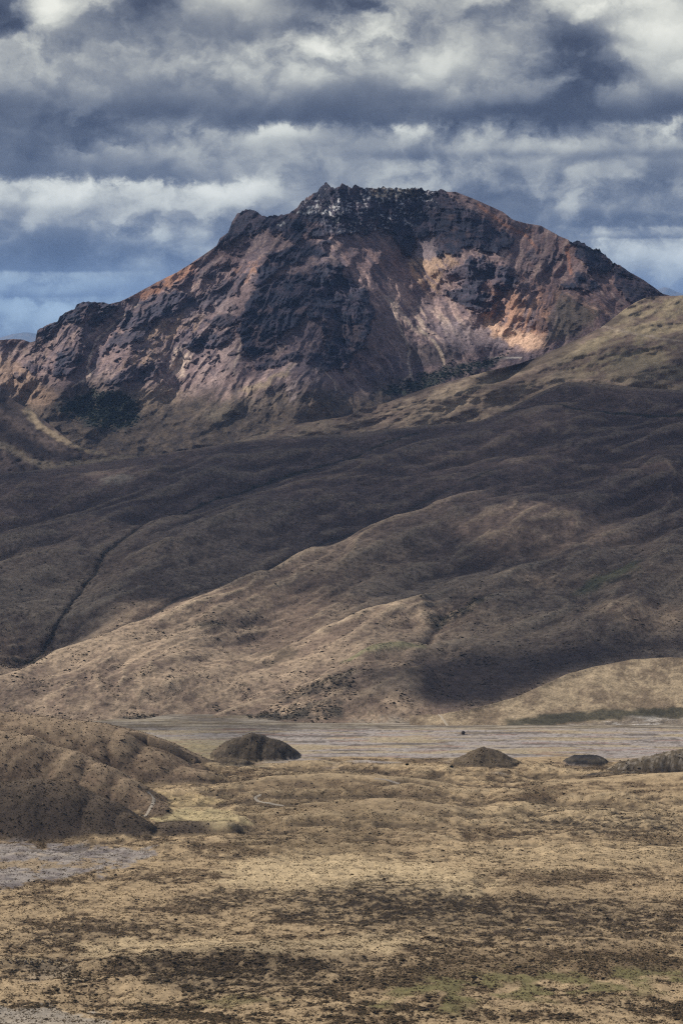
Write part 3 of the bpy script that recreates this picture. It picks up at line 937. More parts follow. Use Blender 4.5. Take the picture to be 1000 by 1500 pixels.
# ---- slope at the left in front of the mountain
CR5 = [(-400, 420), (-150, 492), (-40, 550), (0, 573), (25, 589), (50, 604), (85, 631), (105, 648), (125, 657), (150, 661), (200, 668), (330, 690)]
def rel5(px, py, X):
    return 50 * fbm((px - py) / 80, (py + px) / 200, 4, 111) + 8 * fbm(px / 10, py / 6, 3, 112)
def col5(px, py, X, Y, Z):
    n1 = fbm((px + 0.6 * py) / 40, (py - .6 * px) / 20, 4, 113)
    n2 = fbm(px / 12, py / 7, 4, 114)
    c = lerp(C3(0.125, 0.094, 0.085) * np.ones(px.shape + (3,)), C3(0.070, 0.055, 0.055), ss(n1 + 0.4 * n2, -0.5, 0.5))
    d, s_, p_ = line_d(px + 5 * n1, py + 3 * n2, [(40, 600), (62, 625), (85, 640), (108, 652), (125, 660), (150, 662)], 1.5)
    c = lerp(c, C3(0.40, 0.31, 0.21) * np.ones_like(c), 0.85 * ss(d, 9, 2))  # sunlit crest painted as a pale strip
    d, s_, p_ = line_d(px + 5 * n1, py + 3 * n2, [(-60, 630), (0, 650), (40, 672), (75, 684), (200, 668)], 1.5)
    c = lerp(c, C3(0.34, 0.27, 0.19) * np.ones_like(c), 0.7 * ss(d, 12, 2))  # second lit crest line, also put into the colour
    return c
cols5 = np.arange(-330, 330, 1.8)
ob, L5 = sheet('side_slope', CR5, [(-400, 720), (500, 730)], 7000, 20, col5, rel5, M_far, cols5, 110, 700, 260, 0.7, 9)

# ---- the mountain
CR4 = [(-400, 560), (-60, 500), (0, 498), (20, 496), (35, 498), (45, 502), (52, 500), (55, 484), (70, 476), (85, 471), (88, 464), (96, 458), (110, 452),
       (113, 445), (122, 442), (150, 443), (160, 446), (175, 442), (200, 430), (230, 413), (260, 398), (282, 384), (300, 372), (318, 360), (322, 350), (334, 341), (340, 325),
       (347, 314), (360, 307), (372, 308), (384, 316), (390, 317), (400, 315), (412, 315), (425, 311), (436, 303), (441, 295), (452, 288), (455, 286),
       (466, 280), (470, 272), (477, 268), (482, 269), (485, 275), (496, 276), (499, 270), (505, 270), (511, 273), (515, 277), (520, 270), (527, 273),
       (534, 275), (545, 276), (560, 275), (590, 276), (617, 275), (622, 279), (630, 280), (640, 279), (646, 277), (655, 281), (667, 281), (690, 290),
       (720, 303), (735, 310), (750, 321), (770, 327), (792, 331), (805, 338), (818, 345), (830, 350), (836, 355), (845, 353), (853, 355), (862, 361),
       (868, 365), (877, 365), (882, 371), (893, 379), (897, 385), (905, 387), (915, 394), (922, 399), (940, 409), (958, 421), (970, 430), (985, 434), (1050, 460), (1400, 560)]
ROCK = [
    ([(436, 306), (452, 286), (478, 255), (520, 260), (620, 265), (655, 280), (672, 300), (700, 316), (735, 338), (757, 347), (748, 362), (728, 372), (705, 372),
      (687, 358), (668, 374), (645, 378), (640, 365), (630, 342), (606, 352), (604, 375), (592, 372), (578, 352), (562, 338), (530, 345), (505, 342), (488, 350),
      (470, 345), (450, 345), (430, 360), (415, 350), (425, 325)], 1.0),
    ([(318, 355), (340, 320), (362, 298), (390, 310), (430, 305), (440, 330), (415, 345), (385, 338), (350, 350), (330, 365)], 0.9),
    ([(367, 420), (372, 398), (397, 372), (437, 355), (480, 352), (478, 372), (420, 388), (395, 408)], 1.0),
    ([(362, 440), (372, 418), (392, 412), (437, 398), (490, 378), (505, 390), (514, 412), (537, 425), (547, 447), (545, 480), (536, 507), (520, 518), (500, 532),
      (478, 520), (470, 470), (450, 465), (420, 490), (395, 510), (370, 528), (352, 510), (348, 470), (352, 450)], 1.0),
    ([(368, 538), (400, 524), (445, 516), (480, 510), (520, 515), (505, 545), (478, 545), (440, 530), (400, 537)], 0.85),
    ([(655, 398), (672, 385), (690, 374), (720, 385), (745, 390), (762, 422), (740, 428), (715, 412), (700, 425), (725, 436), (722, 452), (705, 458), (680, 452),
      (658, 440), (650, 428), (664, 425), (680, 412)], 0.9),
    ([(765, 372), (785, 352), (800, 345), (822, 365), (820, 385), (800, 400), (775, 385)], 0.6),
    ([(835, 345), (850, 345), (870, 355), (898, 380), (897, 395), (880, 402), (862, 400), (855, 388), (840, 377)], 0.95),
    ([(820, 410), (845, 400), (880, 415), (870, 427), (840, 424), (822, 420)], 0.95),
    ([(900, 382), (930, 400), (985, 430), (950, 439), (925, 447), (903, 420)], 0.85),
    ([(53, 505), (55, 482), (85, 468), (92, 454), (112, 438), (150, 436), (170, 448), (150, 455), (120, 465), (90, 478)], 0.95),
    ([(125, 472), (160, 450), (166, 462), (150, 477)], 0.9),
    ([(170, 472), (205, 440), (250, 425), (300, 438), (262, 460), (230, 470), (190, 485)], 0.85),
    ([(75, 540), (90, 515), (110, 502), (130, 500), (127, 530), (105, 552), (78, 548)], 0.9),
    ([(146, 517), (165, 488), (222, 478), (215, 496), (170, 512)], 0.8),
    ([(150, 562), (190, 535), (248, 528), (243, 546), (205, 560), (160, 567)], 0.7),
    ([(270, 505), (282, 488), (345, 486), (340, 498), (300, 508)], 0.85),
    ([(300, 470), (330, 460), (350, 462), (345, 478), (310, 480)], 0.8),
    ([(775, 480), (790, 462), (803, 470), (800, 485), (785, 490)], 0.6),
    ([(262, 452), (300, 425), (345, 405), (365, 400), (350, 430), (300, 452)], 0.7),
    ([(250, 420), (300, 385), (330, 375), (345, 385), (300, 410)], 0.6),
    ([(35, 535), (45, 530), (65, 540), (50, 545)], 0.7), ([(60, 532), (68, 530), (68, 540), (60, 541)], 0.7), ([(18, 550), (30, 548), (36, 558), (24, 558)], 0.7),
]
TALUS = [(392, 512), (448, 464), (468, 470), (476, 500), (470, 516), (430, 518), (400, 528)]
SNOWZ = [(438, 300), (455, 285), (480, 262), (640, 262), (640, 300), (600, 340), (560, 345), (480, 345), (455, 320)]


def jag4(c):
    rockc = np.clip(ss(c, 436, 445) * ss(c, 665, 640) + ss(c, 335, 345) * ss(c, 432, 425) * 0.6 + ss(c, 833, 838) * ss(c, 915, 900) + ss(c, 50, 60) * ss(c, 165, 150) * 0.4, 0, 1)
    return -rockc * (4.2 * np.abs(perlin(c / 6.0, c * 0, 3)) + 2.6 * np.abs(perlin(c / 2.4, c * 0, 4)) - 1.8)


def rock_mask(px, py):
    wx = px + 7 * fbm(px / 22, py / 22, 4, 121) + 2.5 * fbm(px / 5, py / 5, 3, 122)
    wy = py + 6 * fbm(px / 22, py / 22, 4, 123) + 2.5 * fbm(px / 5, py / 5, 3, 124)
    r = np.zeros_like(px)
    for pts, am in ROCK:
        x0 = min(p[0] for p in pts) - 25; x1 = max(p[0] for p in pts) + 25
        y0 = min(p[1] for p in pts) - 25; y1 = max(p[1] for p in pts) + 25
        k = (px > x0) & (px < x1) & (py > y0) & (py < y1)
        r[k] = np.maximum(r[k], ss(poly_sd(wx[k], wy[k], pts), -2.0, 3.0) * am)
    r = r * (1 - ss(poly_sd(wx, wy, TALUS), -3, 2))
    # broken outcrops between the big cliffs, in bands that dip with the beds
    band = ridged((px + 0.4 * py) / 60, (py + 0.55 * px * np.where(px < 450, 1, -0.6)) / 16, 4, 125) + 0.5 * fbm(px / 14, py / 9, 3, 126)
    zone = ss(py, 565, 520) * (0.35 + 0.65 * ss(px, 420, 330)) * ss(px, 20, 60)
    r2 = ss(band, 0.86, 1.02) * zone
    return np.maximum(r, r2 * 0.55)


def streaks(px, py):
    """scree streaks following the local fall direction"""
    w1 = ss(px, 500, 420)
    w2 = ss(px, 430, 520) * ss(px, 740, 660)
    w3 = ss(px, 680, 740) * ss(px, 860, 810)
    w4 = ss(px, 820, 870)
    q = 6 * fbm(px / 50, py / 50, 3, 131)
    def st(k, s):
        u = px + k * py + q
        v = py - k * px
        return fbm(u / 11, v / 75, 4, s)
    return (w1 * st(0.75, 132) + w2 * st(-0.8, 133) + w3 * st(0.45, 134) + w4 * st(-1.1, 135)) / (w1 + w2 + w3 + w4 + 1e-6)


def rel4(px, py, X):
    r = rock_mask(px, py)
    h = np.zeros_like(px)
    def rg(pts, amp, w, pw=1.4):
        d, s_, p_ = line_d(px, py, pts)
        return amp * np.exp(-(d / w) ** pw)
    h += rg([(500, 275), (480, 340), (455, 420), (450, 500), (440, 600), (400, 680)], 330, 85)
    h += rg([(395, 375), (372, 420), (356, 470), (352, 520)], 120, 26)
    h += rg([(510, 390), (540, 440), (540, 500)], 120, 26)
    h += rg([(362, 310), (320, 380), (250, 440), (190, 500), (150, 560)], 110, 60)
    h += rg([(130, 445), (100, 500), (100, 560)], 75, 40)
    h += rg([(655, 282), (720, 350), (760, 420), (800, 490)], 200, 45)
    h += rg([(690, 380), (700, 430), (680, 480)], 120, 30)
    h += rg([(850, 355), (870, 420), (880, 500)], 160, 40)
    h += rg([(420, 545), (350, 590), (270, 640)], 100, 45)
    h += rg([(560, 440), (620, 500), (650, 560)], 60, 30)
    h -= rg([(600, 345), (620, 400), (680, 460), (750, 500)], 170, 50)
    h -= rg([(205, 440), (150, 500), (132, 540), (110, 580)], 90, 22)
    h -= rg([(620, 290), (600, 340), (590, 380)], 80, 25)
    h -= rg([(565, 300), (560, 340)], 60, 12)
    big = ss(py, 660, 560)
    h += 60 * fbm(px / 90, py / 90, 4, 141) * (0.5 + big)
    # gullies and buttresses run down the local fall line; cliffs step out of the slope
    w1 = ss(px, 500, 420)
    w2 = ss(px, 430, 520) * ss(px, 740, 660)
    w3 = ss(px, 680, 740) * ss(px, 860, 810)
    w4 = ss(px, 820, 870)
    wq = 9 * fbm(px / 45, py / 45, 4, 142)
    ero = 0
    fine = 0
    for wgt_, k, sd_ in ((w1, 0.75, 1), (w2, -0.45, 2), (w3, 0.4, 3), (w4, -1.0, 4)):
        u = px + k * py + wq
        v = py - k * px
        ero = ero + wgt_ * ridged(u / 30, v / 120, 4, 240 + sd_, 0.55)
        fine = fine + wgt_ * ridged(u / 9, v / 48, 3, 250 + sd_)
    wt_ = w1 + w2 + w3 + w4 + 1e-6
    ero, fine = ero / wt_, fine / wt_
    strata = ridged((px) / 170, (py + 0.42 * px * np.where(px < 420, 1, -0.4) + 5 * fbm(px / 40, py / 30, 4, 5)) / 15, 4, 145)
    up_ = ss(py, 640, 580)
    h += up_ * (34 + 50 * r) * (ero - 0.5)
    h += r * (34 + 14 * fine + 34 * strata - 30) + r * 5 * fbm(px / 4, py / 4, 3, 146)
    s = streaks(px, py)
    sc = (1 - r) * up_
    h += sc * (7 * s + 4 * fine) + (1 - r) * 2.0 * fbm(px / 6, py / 6, 3, 147)
    # soft apron humps at the foot
    ap = ss(py, 560, 620)
    h += ap * (70 * ridged((px + 1.2 * py) / 110, (py - 0.4 * px) / 70, 3, 148) - 30)
    return h


def col4(px, py, X, Y, Z):
    r = rock_mask(px, py)
    s = streaks(px, py)
    n1 = fbm(px / 70, py / 60, 4, 151)
    n2 = fbm(px / 16, py / 14, 4, 152)
    n3 = fbm(px / 4, py / 4, 3, 153)
    wx = px + 7 * n2 + 3 * s
    wy = py + 5 * fbm(px / 14, py / 16, 4, 154)
    one = np.ones(px.shape + (3,))
    c = lerp(C3(0.235, 0.170, 0.170) * one, C3(0.148, 0.116, 0.134), ss(n1 + 0.5 * n2, -0.4, 0.4))
    redz = np.maximum(ss(px, 640, 720) * ss(py, 500, 420), ss(px, 380, 330) * ss(py, 460, 420) * 0.8)
    redz = np.maximum(redz, ss(px, 740, 800) * 0.9 * ss(py, 520, 470))
    c = lerp(c, C3(0.200, 0.130, 0.124) * one, redz * ss(n1 + n2 * 0.6 + s * 0.4, -0.35, 0.35) * 0.85)
    c = lerp(c, C3(0.43, 0.32, 0.285) * one, ss(s + 0.3 * n3, 0.12, 0.62) * 0.6 * ss(py, 300, 350))
    # apron: heath and grass below the scree
    apn = ss(py + 14 * n1 + 8 * n2, 545, 595)
    c = lerp(c, lerp(C3(0.165, 0.128, 0.095) * one, C3(0.10, 0.082, 0.07), ss(n2 + 0.5 * n3, -0.4, 0.4)), apn * 0.9)
    def pat(pts, soft, cc, am, tex=None):
        nonlocal c
        x0 = min(p[0] for p in pts) - 40; x1 = max(p[0] for p in pts) + 40
        y0 = min(p[1] for p in pts) - 40; y1 = max(p[1] for p in pts) + 40
        k = (px > x0) & (px < x1) & (py > y0) & (py < y1)
        f = np.zeros_like(px)
        f[k] = ss(poly_sd(wx[k], wy[k], pts), -soft, soft) * am
        if tex is not None:
            f = f * tex
        c = lerp(c, np.broadcast_to(cc, c.shape), f)
    stx = ss(s + 0.35 * n3, -0.45, 0.35)
    sty = ss(s + 0.35 * n3, -0.15, 0.40)
    pinkish = C3(0.46, 0.325, 0.295)
    pale = C3(0.56, 0.44, 0.36)
    lilac = C3(0.27, 0.22, 0.235)
    pat([(495, 350), (560, 345), (600, 380), (640, 420), (600, 440), (540, 420), (505, 385)], 8, C3(0.27, 0.18, 0.17), 0.8, stx)
    pat([(515, 395), (560, 405), (620, 430), (690, 462), (730, 485), (690, 505), (640, 500), (610, 500), (575, 470), (548, 440)], 9, pinkish, 0.95, stx)
    pat([(560, 430), (620, 450), (680, 470), (700, 490), (650, 496), (600, 482)], 10, pale, 0.8, sty)
    pat([(548, 450), (570, 465), (605, 500), (620, 540), (600, 560), (570, 540), (548, 500)], 8, C3(0.22, 0.165, 0.16), 0.7, stx)
    pat([(640, 470), (720, 480), (740, 505), (690, 515), (650, 510)], 8, lilac, 0.7)
    pat([(590, 385), (612, 376), (628, 380), (660, 372), (672, 380), (645, 402), (640, 430), (622, 425), (604, 402)], 5, C3(0.48, 0.33, 0.235), 0.9, ss(s + 0.5 * n3, -0.7, 0.2))
    pat([(606, 360), (630, 343), (645, 370), (630, 382), (608, 378)], 3, lilac, 0.9)
    pat([(700, 455), (712, 430), (745, 425), (790, 435), (815, 470), (815, 500), (780, 505), (745, 500), (712, 476)], 6, C3(0.44, 0.255, 0.175), 0.9, stx)
    pat([(706, 462), (730, 478), (760, 485), (795, 492), (800, 506), (770, 512), (740, 502), (712, 482)], 4, C3(0.60, 0.40, 0.29), 0.95)
    pat([(600, 425), (625, 420), (640, 450), (625, 460), (608, 445)], 4, C3(0.15, 0.12, 0.14), 0.6)
    pat([(760, 400), (830, 430), (900, 450), (880, 470), (820, 450), (770, 430)], 8, C3(0.33, 0.185, 0.14), 0.8, sty)
    pat([(815, 430), (850, 440), (880, 455), (850, 490), (800, 500)], 8, C3(0.13, 0.115, 0.085), 0.7)
    pat([(300, 478), (318, 470), (335, 488), (352, 505), (348, 545), (335, 560), (300, 565), (288, 550), (295, 510)], 6, C3(0.36, 0.27, 0.255), 0.95, stx)
    pat([(258, 508), (272, 498), (282, 515), (270, 550), (255, 556), (250, 530)], 4, pale, 0.85, stx)
    pat([(205, 480), (260, 465), (300, 460), (290, 490), (250, 510), (215, 540), (180, 540)], 9, C3(0.36, 0.25, 0.185), 0.8, stx)
    pat([(255, 440), (330, 430), (345, 455), (280, 470)], 8, lilac, 0.45)
    pat([(60, 480), (150, 455), (150, 540), (110, 560), (60, 530)], 14, C3(0.25, 0.18, 0.165), 0.5, stx)
    pat([(350, 545), (420, 530), (380, 560), (330, 590), (300, 585)], 8, pinkish, 0.5, stx)
    pat([(500, 430), (545, 450), (560, 520), (540, 540), (510, 520)], 8, C3(0.20, 0.15, 0.155), 0.7, stx)
    pat([(340, 395), (390, 375), (380, 395), (355, 415), (345, 425)], 4, C3(0.40, 0.23, 0.165), 0.85, stx)
    pat([(200, 432), (260, 396), (290, 385), (280, 405), (230, 428), (205, 440)], 4, C3(0.36, 0.19, 0.125), 0.85)
    pat([(412, 548), (425, 535), (450, 528), (470, 540), (472, 568), (460, 560), (440, 560), (435, 588), (422, 590), (418, 560)], 3, C3(0.42, 0.33, 0.31), 0.9, stx)
    pat([(350, 572), (380, 560), (420, 540), (440, 530), (420, 548), (385, 570), (360, 582)], 4, C3(0.33, 0.255, 0.18), 0.8)
    pat([(0, 520), (40, 540), (75, 570), (80, 590), (60, 602), (20, 575), (-20, 550)], 8, C3(0.33, 0.225, 0.165), 0.8)
    pat([(25, 510), (70, 512), (70, 530), (40, 530)], 6, C3(0.33, 0.25, 0.21), 0.6, stx)
    pat([(180, 580), (240, 560), (270, 575), (240, 600), (195, 605)], 9, C3(0.30, 0.225, 0.165), 0.7)
    pat([(600, 510), (640, 505), (680, 515), (640, 535), (605, 535)], 7, C3(0.10, 0.085, 0.085), 0.6)
    pat([(300, 605), (330, 595), (352, 600), (340, 622), (315, 626)], 8, C3(0.24, 0.20, 0.15), 0.6)
    def ln(pts, w, cc, am):
        nonlocal c
        d, s_, p_ = line_d(px + 2 * n2, py + n2, pts)
        c = lerp(c, np.broadcast_to(cc, c.shape), am * ss(d, w, w * 0.3) * ss(n3 + n2, -1.2, -0.2))
    ln([(205, 445), (175, 468), (152, 488), (140, 500), (132, 522), (130, 540), (133, 548), (124, 556), (108, 567)], 2.8, pale, 0.85)
    ln([(160, 505), (150, 530), (145, 543)], 2, pinkish, 0.7)
    ln([(572, 440), (582, 470), (588, 488), (600, 512), (596, 530), (602, 548), (590, 560), (582, 573)], 2.2, pale, 0.9)
    ln([(600, 545), (607, 563)], 2, pale, 0.8)
    ln([(610, 478), (635, 500), (648, 520), (650, 538)], 3.4, C3(0.55, 0.44, 0.35), 0.95)
    ln([(572, 500), (586, 520), (587, 540)], 1.8, pinkish, 0.7)
    ln([(545, 505), (570, 530), (578, 548)], 1.6, pinkish, 0.6)
    ln([(524, 518), (535, 530)], 1.5, pinkish, 0.7)
    ln([(503, 540), (518, 553)], 1.8, pale, 0.7)
    ln([(472, 540), (490, 560), (493, 572)], 1.8, pale, 0.8)
    ln([(353, 500), (346, 530), (342, 548)], 1.8, pale, 0.8)
    ln([(447, 467), (420, 490), (395, 510)], 1.8, lilac, 0.8)
    ln([(430, 376), (420, 388), (405, 395)], 1.8, C3(0.50, 0.47, 0.47), 0.8)
    ln([(700, 300), (740, 330), (770, 345), (790, 370)], 4, C3(0.36, 0.18, 0.12), 0.7)
    ln([(830, 430), (860, 448), (895, 460)], 2.6, C3(0.42, 0.28, 0.22), 0.8)
    ln([(830, 360), (833, 385), (835, 400)], 4, C3(0.38, 0.18, 0.12), 0.7)
    ln([(715, 523), (765, 525)], 1.6, C3(0.55, 0.5, 0.46), 0.9)
    # green-grey thicket in the basin and along the stream
    def gr(pts, soft, cc, am):
        nonlocal c
        f = ss(poly_sd(wx, wy, pts), -soft, soft) * am * ss(n3 + 0.5 * n2, -0.9, 0.1)
        c = lerp(c, np.broadcast_to(cc, c.shape), f)
    gr([(85, 600), (100, 585), (140, 572), (185, 575), (200, 590), (205, 615), (185, 628), (150, 628), (120, 618)], 7, C3(0.050, 0.066, 0.055), 0.85)
    gr([(552, 575), (590, 560), (620, 548), (660, 536), (745, 520), (720, 538), (660, 556), (600, 578)], 4, C3(0.045, 0.062, 0.052), 0.85)
    gr([(130, 600), (180, 595), (190, 622), (150, 626)], 6, C3(0.030, 0.042, 0.034), 0.8)
    # rock
    rc = lerp(C3(0.026, 0.034, 0.060) * one, C3(0.070, 0.062, 0.088), ss(n2 + 0.6 * n3, -0.4, 0.6))
    rc = lerp(rc, C3(0.13, 0.095, 0.098) * one, ss(n2 * 0.7 + n1, 0.25, 0.7) * 0.6)
    c = lerp(c, rc, np.clip(r * 1.05, 0, 1) * 0.95)
    # old snow caught in the summit rocks
    sz = ss(poly_sd(wx, wy, SNOWZ), -4, 10)
    sn = ridged(px / 11 + 0.5 * n2, py / 9, 4, 155) + 0.35 * n3
    f = ss(sn, 0.74, 0.90) * sz * ss(fbm(px / 35, py / 30, 3, 156), -0.35, 0.25)
    c = lerp(c, C3(0.62, 0.62, 0.66) * one, f * 0.85)
    for pts in ([(468, 300), (484, 296), (500, 310), (496, 328), (486, 318), (470, 310)], [(438, 311), (456, 308), (457, 313), (440, 313)],
                [(405, 330), (414, 326), (414, 333), (404, 335)], [(548, 278), (600, 276), (580, 290), (556, 300)]):
        k = ss(poly_sd(wx, wy, pts), -2, 2) * ss(sn, 0.55, 0.85)
        c = lerp(c, C3(0.66, 0.66, 0.66) * one, k * 0.9)
    tip = ss(np.hypot((px - 578) / 45, (py - 282) / 10), 1.1, 0.6)
    c = lerp(c, C3(0.42, 0.33, 0.20) * one, tip * 0.5 * ss(n3, -0.2, 0.4))
    return c


cols4 = frame_cols(1.18)
M_mtn = ground_mat('mountain_rock_and_scree', 0.15, 0.04, 7.0, 0.85)
ob, L4 = sheet('mountain', CR4, [(-400, 690), (0, 715), (400, 700), (600, 640), (1000, 560), (1400, 620)], 8600, 26, col4, rel4, M_mtn, cols4, 385, 1800, 900, 0.7, 15, jag4)

# ---- far blue hills
def relf(px, py, X):
    return 300 * fbm(px / 30, py / 12, 3, 161)
def colf(px, py, X, Y, Z):
    return lerp(C3(0.11, 0.12, 0.11) * np.ones(px.shape + (3,)), C3(0.2, 0.17, 0.14), ss(fbm(px / 12, py / 5, 3, 162), -0.3, 0.3))
CRF = [(-900, 470), (-300, 492), (-100, 486), (0, 494), (15, 490), (28, 487), (45, 487), (60, 490), (120, 500), (500, 505), (850, 460), (930, 428), (960, 424), (975, 420), (990, 427), (1010, 432), (1100, 440), (1400, 425), (2000, 470)]
cf = np.arange(-900, 2000, 6.0)
ntf = 24
tt = np.linspace(0, 1, ntf)[:, None]
cyf = crest(cf, CRF) + 1.2 * fbm(cf / 18, cf * 0, 3, 163)
PXf = np.broadcast_to(cf, (ntf, len(cf))).copy()
PYf = 530 + (cyf[None] - 530) * tt
Df = 70000 + 9000 * tt + relf(PXf, PYf, 0)
Xf, Yf, Zf = world_at(PXf, PYf, Df)
grid_mesh('distant_hills', np.vstack([Xf, Xf[-1:] * 1.1]), np.vstack([Yf, Yf[-1:] * 1.1]), np.vstack([Zf, Zf[-1:] - 900]),
          np.vstack([colf(PXf, PYf, Xf, Yf, Zf), colf(PXf, PYf, Xf, Yf, Zf)[-1:]]), M_far)

# ---- ground that runs on to the horizon
gx = np.concatenate([-np.geomspace(200, 60000, 26)[::-1], np.geomspace(200, 60000, 26)])
gy = np.concatenate([-np.geomspace(200, 18000, 14)[::-1], np.geomspace(200, 95000, 32)])
GX, GY = np.meshgrid(gx, gy)
GZ = -40 + 12 * fbm(GX / 3000, GY / 3000, 3, 171)
grid_mesh('ground', GX, GY, GZ, C3(0.2, 0.16, 0.1) * np.ones(GX.shape + (3,)), M_slope)


# ============================================================ air and clouds
def volume_mat(name, color, dens, aniso=0.2):
    m = bpy.data.materials.new(name)
    m.use_nodes = True
    t = m.node_tree
    t.nodes.clear()
    o = t.nodes.new('ShaderNodeOutputMaterial')
    v = t.nodes.new('ShaderNodeVolumePrincipled')
    v.inputs['Color'].default_value = tuple(color) + (1,)
    v.inputs['Density'].default_value = dens
    v.inputs['Anisotropy'].default_value = aniso
    t.links.new(v.outputs[0], o.inputs['Volume'])
    m.cycles.homogeneous_volume = True
    return m


def box_object(name, lo, hi, mat):
    v = [(x, y, z) for z in (lo[2], hi[2]) for y in (lo[1], hi[1]) for x in (lo[0], hi[0])]
    f = [(0, 2, 3, 1), (4, 5, 7, 6), (0, 1, 5, 4), (2, 6, 7, 3), (0, 4, 6, 2), (1, 3, 7, 5)]
    me = bpy.data.meshes.new(name)
    me.from_pydata(v, [], f)
    me.materials.append(mat)
    ob = bpy.data.objects.new(name, me)
    scene.collection.objects.link(ob)
    return ob


HAZE = 1.25e-5
hz = box_object('haze', (-61000, -19000, -56), (61000, 96000, 2300), volume_mat('haze_air', (0.32, 0.54, 1.0), HAZE, 0.0))
hz['kind'] = 'stuff'


# unseen cloud deck, added and shaped for these sunlit patches: L is the share of sun that reaches each place
LIT = [  # polygon in the photograph, softness, level
    ([(-60, 1020), (0, 998), (100, 948), (200, 915), (290, 884), (400, 848), (500, 800), (600, 758), (700, 730), (690, 745), (640, 775), (570, 800), (520, 832),
      (440, 858), (520, 880), (560, 905), (640, 880), (700, 905), (712, 940), (650, 962), (690, 985), (640, 1000), (600, 1030), (560, 1046), (660, 1075), (-60, 1085)], 12, 1.0),
    ([(-60, 930), (20, 925), (80, 935), (60, 975), (0, 990), (-60, 1000)], 14, 0.55),
    ([(690, 790), (760, 765), (860, 762), (935, 770), (900, 792), (800, 808), (740, 812)], 12, 1.0),
    ([(735, 848), (770, 840), (800, 842), (780, 852)], 5, 0.7),
    ([(890, 905), (930, 898), (1020, 893), (1020, 912), (930, 918)], 7, 1.0),
    ([(900, 690), (1020, 688), (1020, 698), (920, 700)], 8, 0.5),
    ([(690, 690), (800, 680), (760, 700)], 8, 0.2),
    ([(400, 700), (560, 660), (600, 668), (470, 715)], 10, 0.12),
    ([(830, 850), (890, 838), (960, 832), (930, 858), (860, 872)], 8, 0.5),
    ([(140, 698), (205, 696), (205, 710), (150, 712)], 4, 0.5),
]
LITR = [([(560, 610), (640, 590), (740, 560), (800, 536), (880, 545), (830, 556), (770, 585), (700, 612), (620, 622), (560, 626)], 10, 0.95),
        ([(380, 640), (500, 608), (600, 585), (640, 575), (600, 600), (500, 615)], 8, 0.8),
        ([(790, 530), (850, 490), (910, 455), (960, 425), (1250, 420), (1250, 500), (960, 500), (900, 520), (830, 535)], 12, 0.85),
        ([(900, 505), (1100, 505), (1100, 540), (930, 530)], 12, 0.35)]
LITM = [([(510, 372), (560, 360), (640, 350), (700, 370), (800, 390), (840, 440), (830, 510), (740, 520), (660, 505), (600, 545), (560, 540), (530, 450)], 18, 1.0),
        ([(40, 520), (120, 480), (200, 430), (300, 390), (400, 360), (420, 400), (350, 440), (350, 560), (300, 585), (240, 610), (190, 580), (100, 570), (70, 610), (0, 570)], 26, 1.0),
        ([(400, 545), (450, 525), (500, 550), (440, 600), (350, 600), (300, 630), (270, 620), (340, 580)], 12, 0.95),
        ([(640, 280), (700, 290), (800, 330), (960, 430), (900, 460), (800, 400), (700, 330)], 14, 0.6),
        ([(530, 270), (620, 270), (610, 300), (540, 300)], 8, 0.7),
        ([(640, 545), (760, 520), (820, 540), (700, 570)], 10, 0.4),
        ([(-20, 510), (60, 512), (100, 600), (60, 610), (-20, 560)], 12, 0.85)]
LITS = [([(20, 590), (50, 606), (110, 650), (160, 664), (100, 664), (60, 640)], 6, 0.9),
        ([(-60, 625), (0, 645), (60, 676), (140, 676), (60, 690), (-60, 690)], 7, 0.6)]


def lit_level(px, py, pats, base, wob):
    wx = px + wob * fbm(px / 70, py / 40, 4, 201)
    wy = py + wob * 0.45 * fbm(px / 70, py / 40, 4, 202)
    L = np.full(px.shape, base)
    for pts, soft, lv in pats:
        s = ss(poly_sd(wx, wy, pts), -soft, soft)
        L = np.maximum(L, s * lv)
    return L


Zc = 3500.0
CELL = 26.0
dx0, dx1, dy0, dy1 = -7400.0, 3400.0, -1500.0, 13500.0
nx, ny = int((dx1 - dx0) / CELL), int((dy1 - dy0) / CELL)
acc = np.zeros((ny, nx))
cnt = np.zeros((ny, nx))


def splat(S, L, st=2, ok_=None):
    if ok_ is not None:
        ok_ = ok_[::st, ::st].ravel()
    x, y, z, l = S['X'][::st, ::st], S['Y'][::st, ::st], S['Z'][::st, ::st], L[::st, ::st]
    k = (Zc + 100 - z) / SUN.z
    ix = ((x + SUN.x * k - dx0) / CELL).astype(int).ravel()
    iy = ((y + SUN.y * k - dy0) / CELL).astype(int).ravel()
    ok = (ix >= 0) & (ix < nx) & (iy >= 0) & (iy < ny)
    if ok_ is not None:
        ok &= ok_
    np.add.at(acc, (iy[ok], ix[ok]), l.ravel()[ok])
    np.add.at(cnt, (iy[ok], ix[ok]), 1)


pL = np.ones(PL['X'].shape)
for pts, soft, lv in [([(420, 1340), (520, 1296), (680, 1292), (770, 1325), (740, 1352), (560, 1362)], 14, 0.15),
                      ([(700, 1340), (1100, 1325), (1100, 1375), (760, 1385)], 12, 0.3),
                      ([(-80, 1130), (60, 1130), (150, 1160), (215, 1215), (150, 1240), (-80, 1240)], 14, 0.45),
                      ([(170, 1395), (440, 1395), (700, 1400), (620, 1450), (400, 1465), (200, 1430)], 14, 0.3),
                      ([(290, 1070), (440, 1070), (440, 1118), (310, 1120)], 8, 0.45)]:
    k = ss(poly_sd(PL['px'] + 14 * fbm(PL['px'] / 60, PL['py'] / 30, 3, 203), PL['py'], pts), -soft, soft)
    pL = pL * (1 - k * lv)
splat(PL, pL, 3)
sbase = 0.03 + 0.11 * ss(fbm((SL['PX'] + SL['PY']) / 120, (SL['PY'] + 0.45 * SL['PX']) / 34, 4, 205), -0.3, 0.6)
slit = lit_level(SL['PX'], SL['PY'], LIT, 0.0, 20)
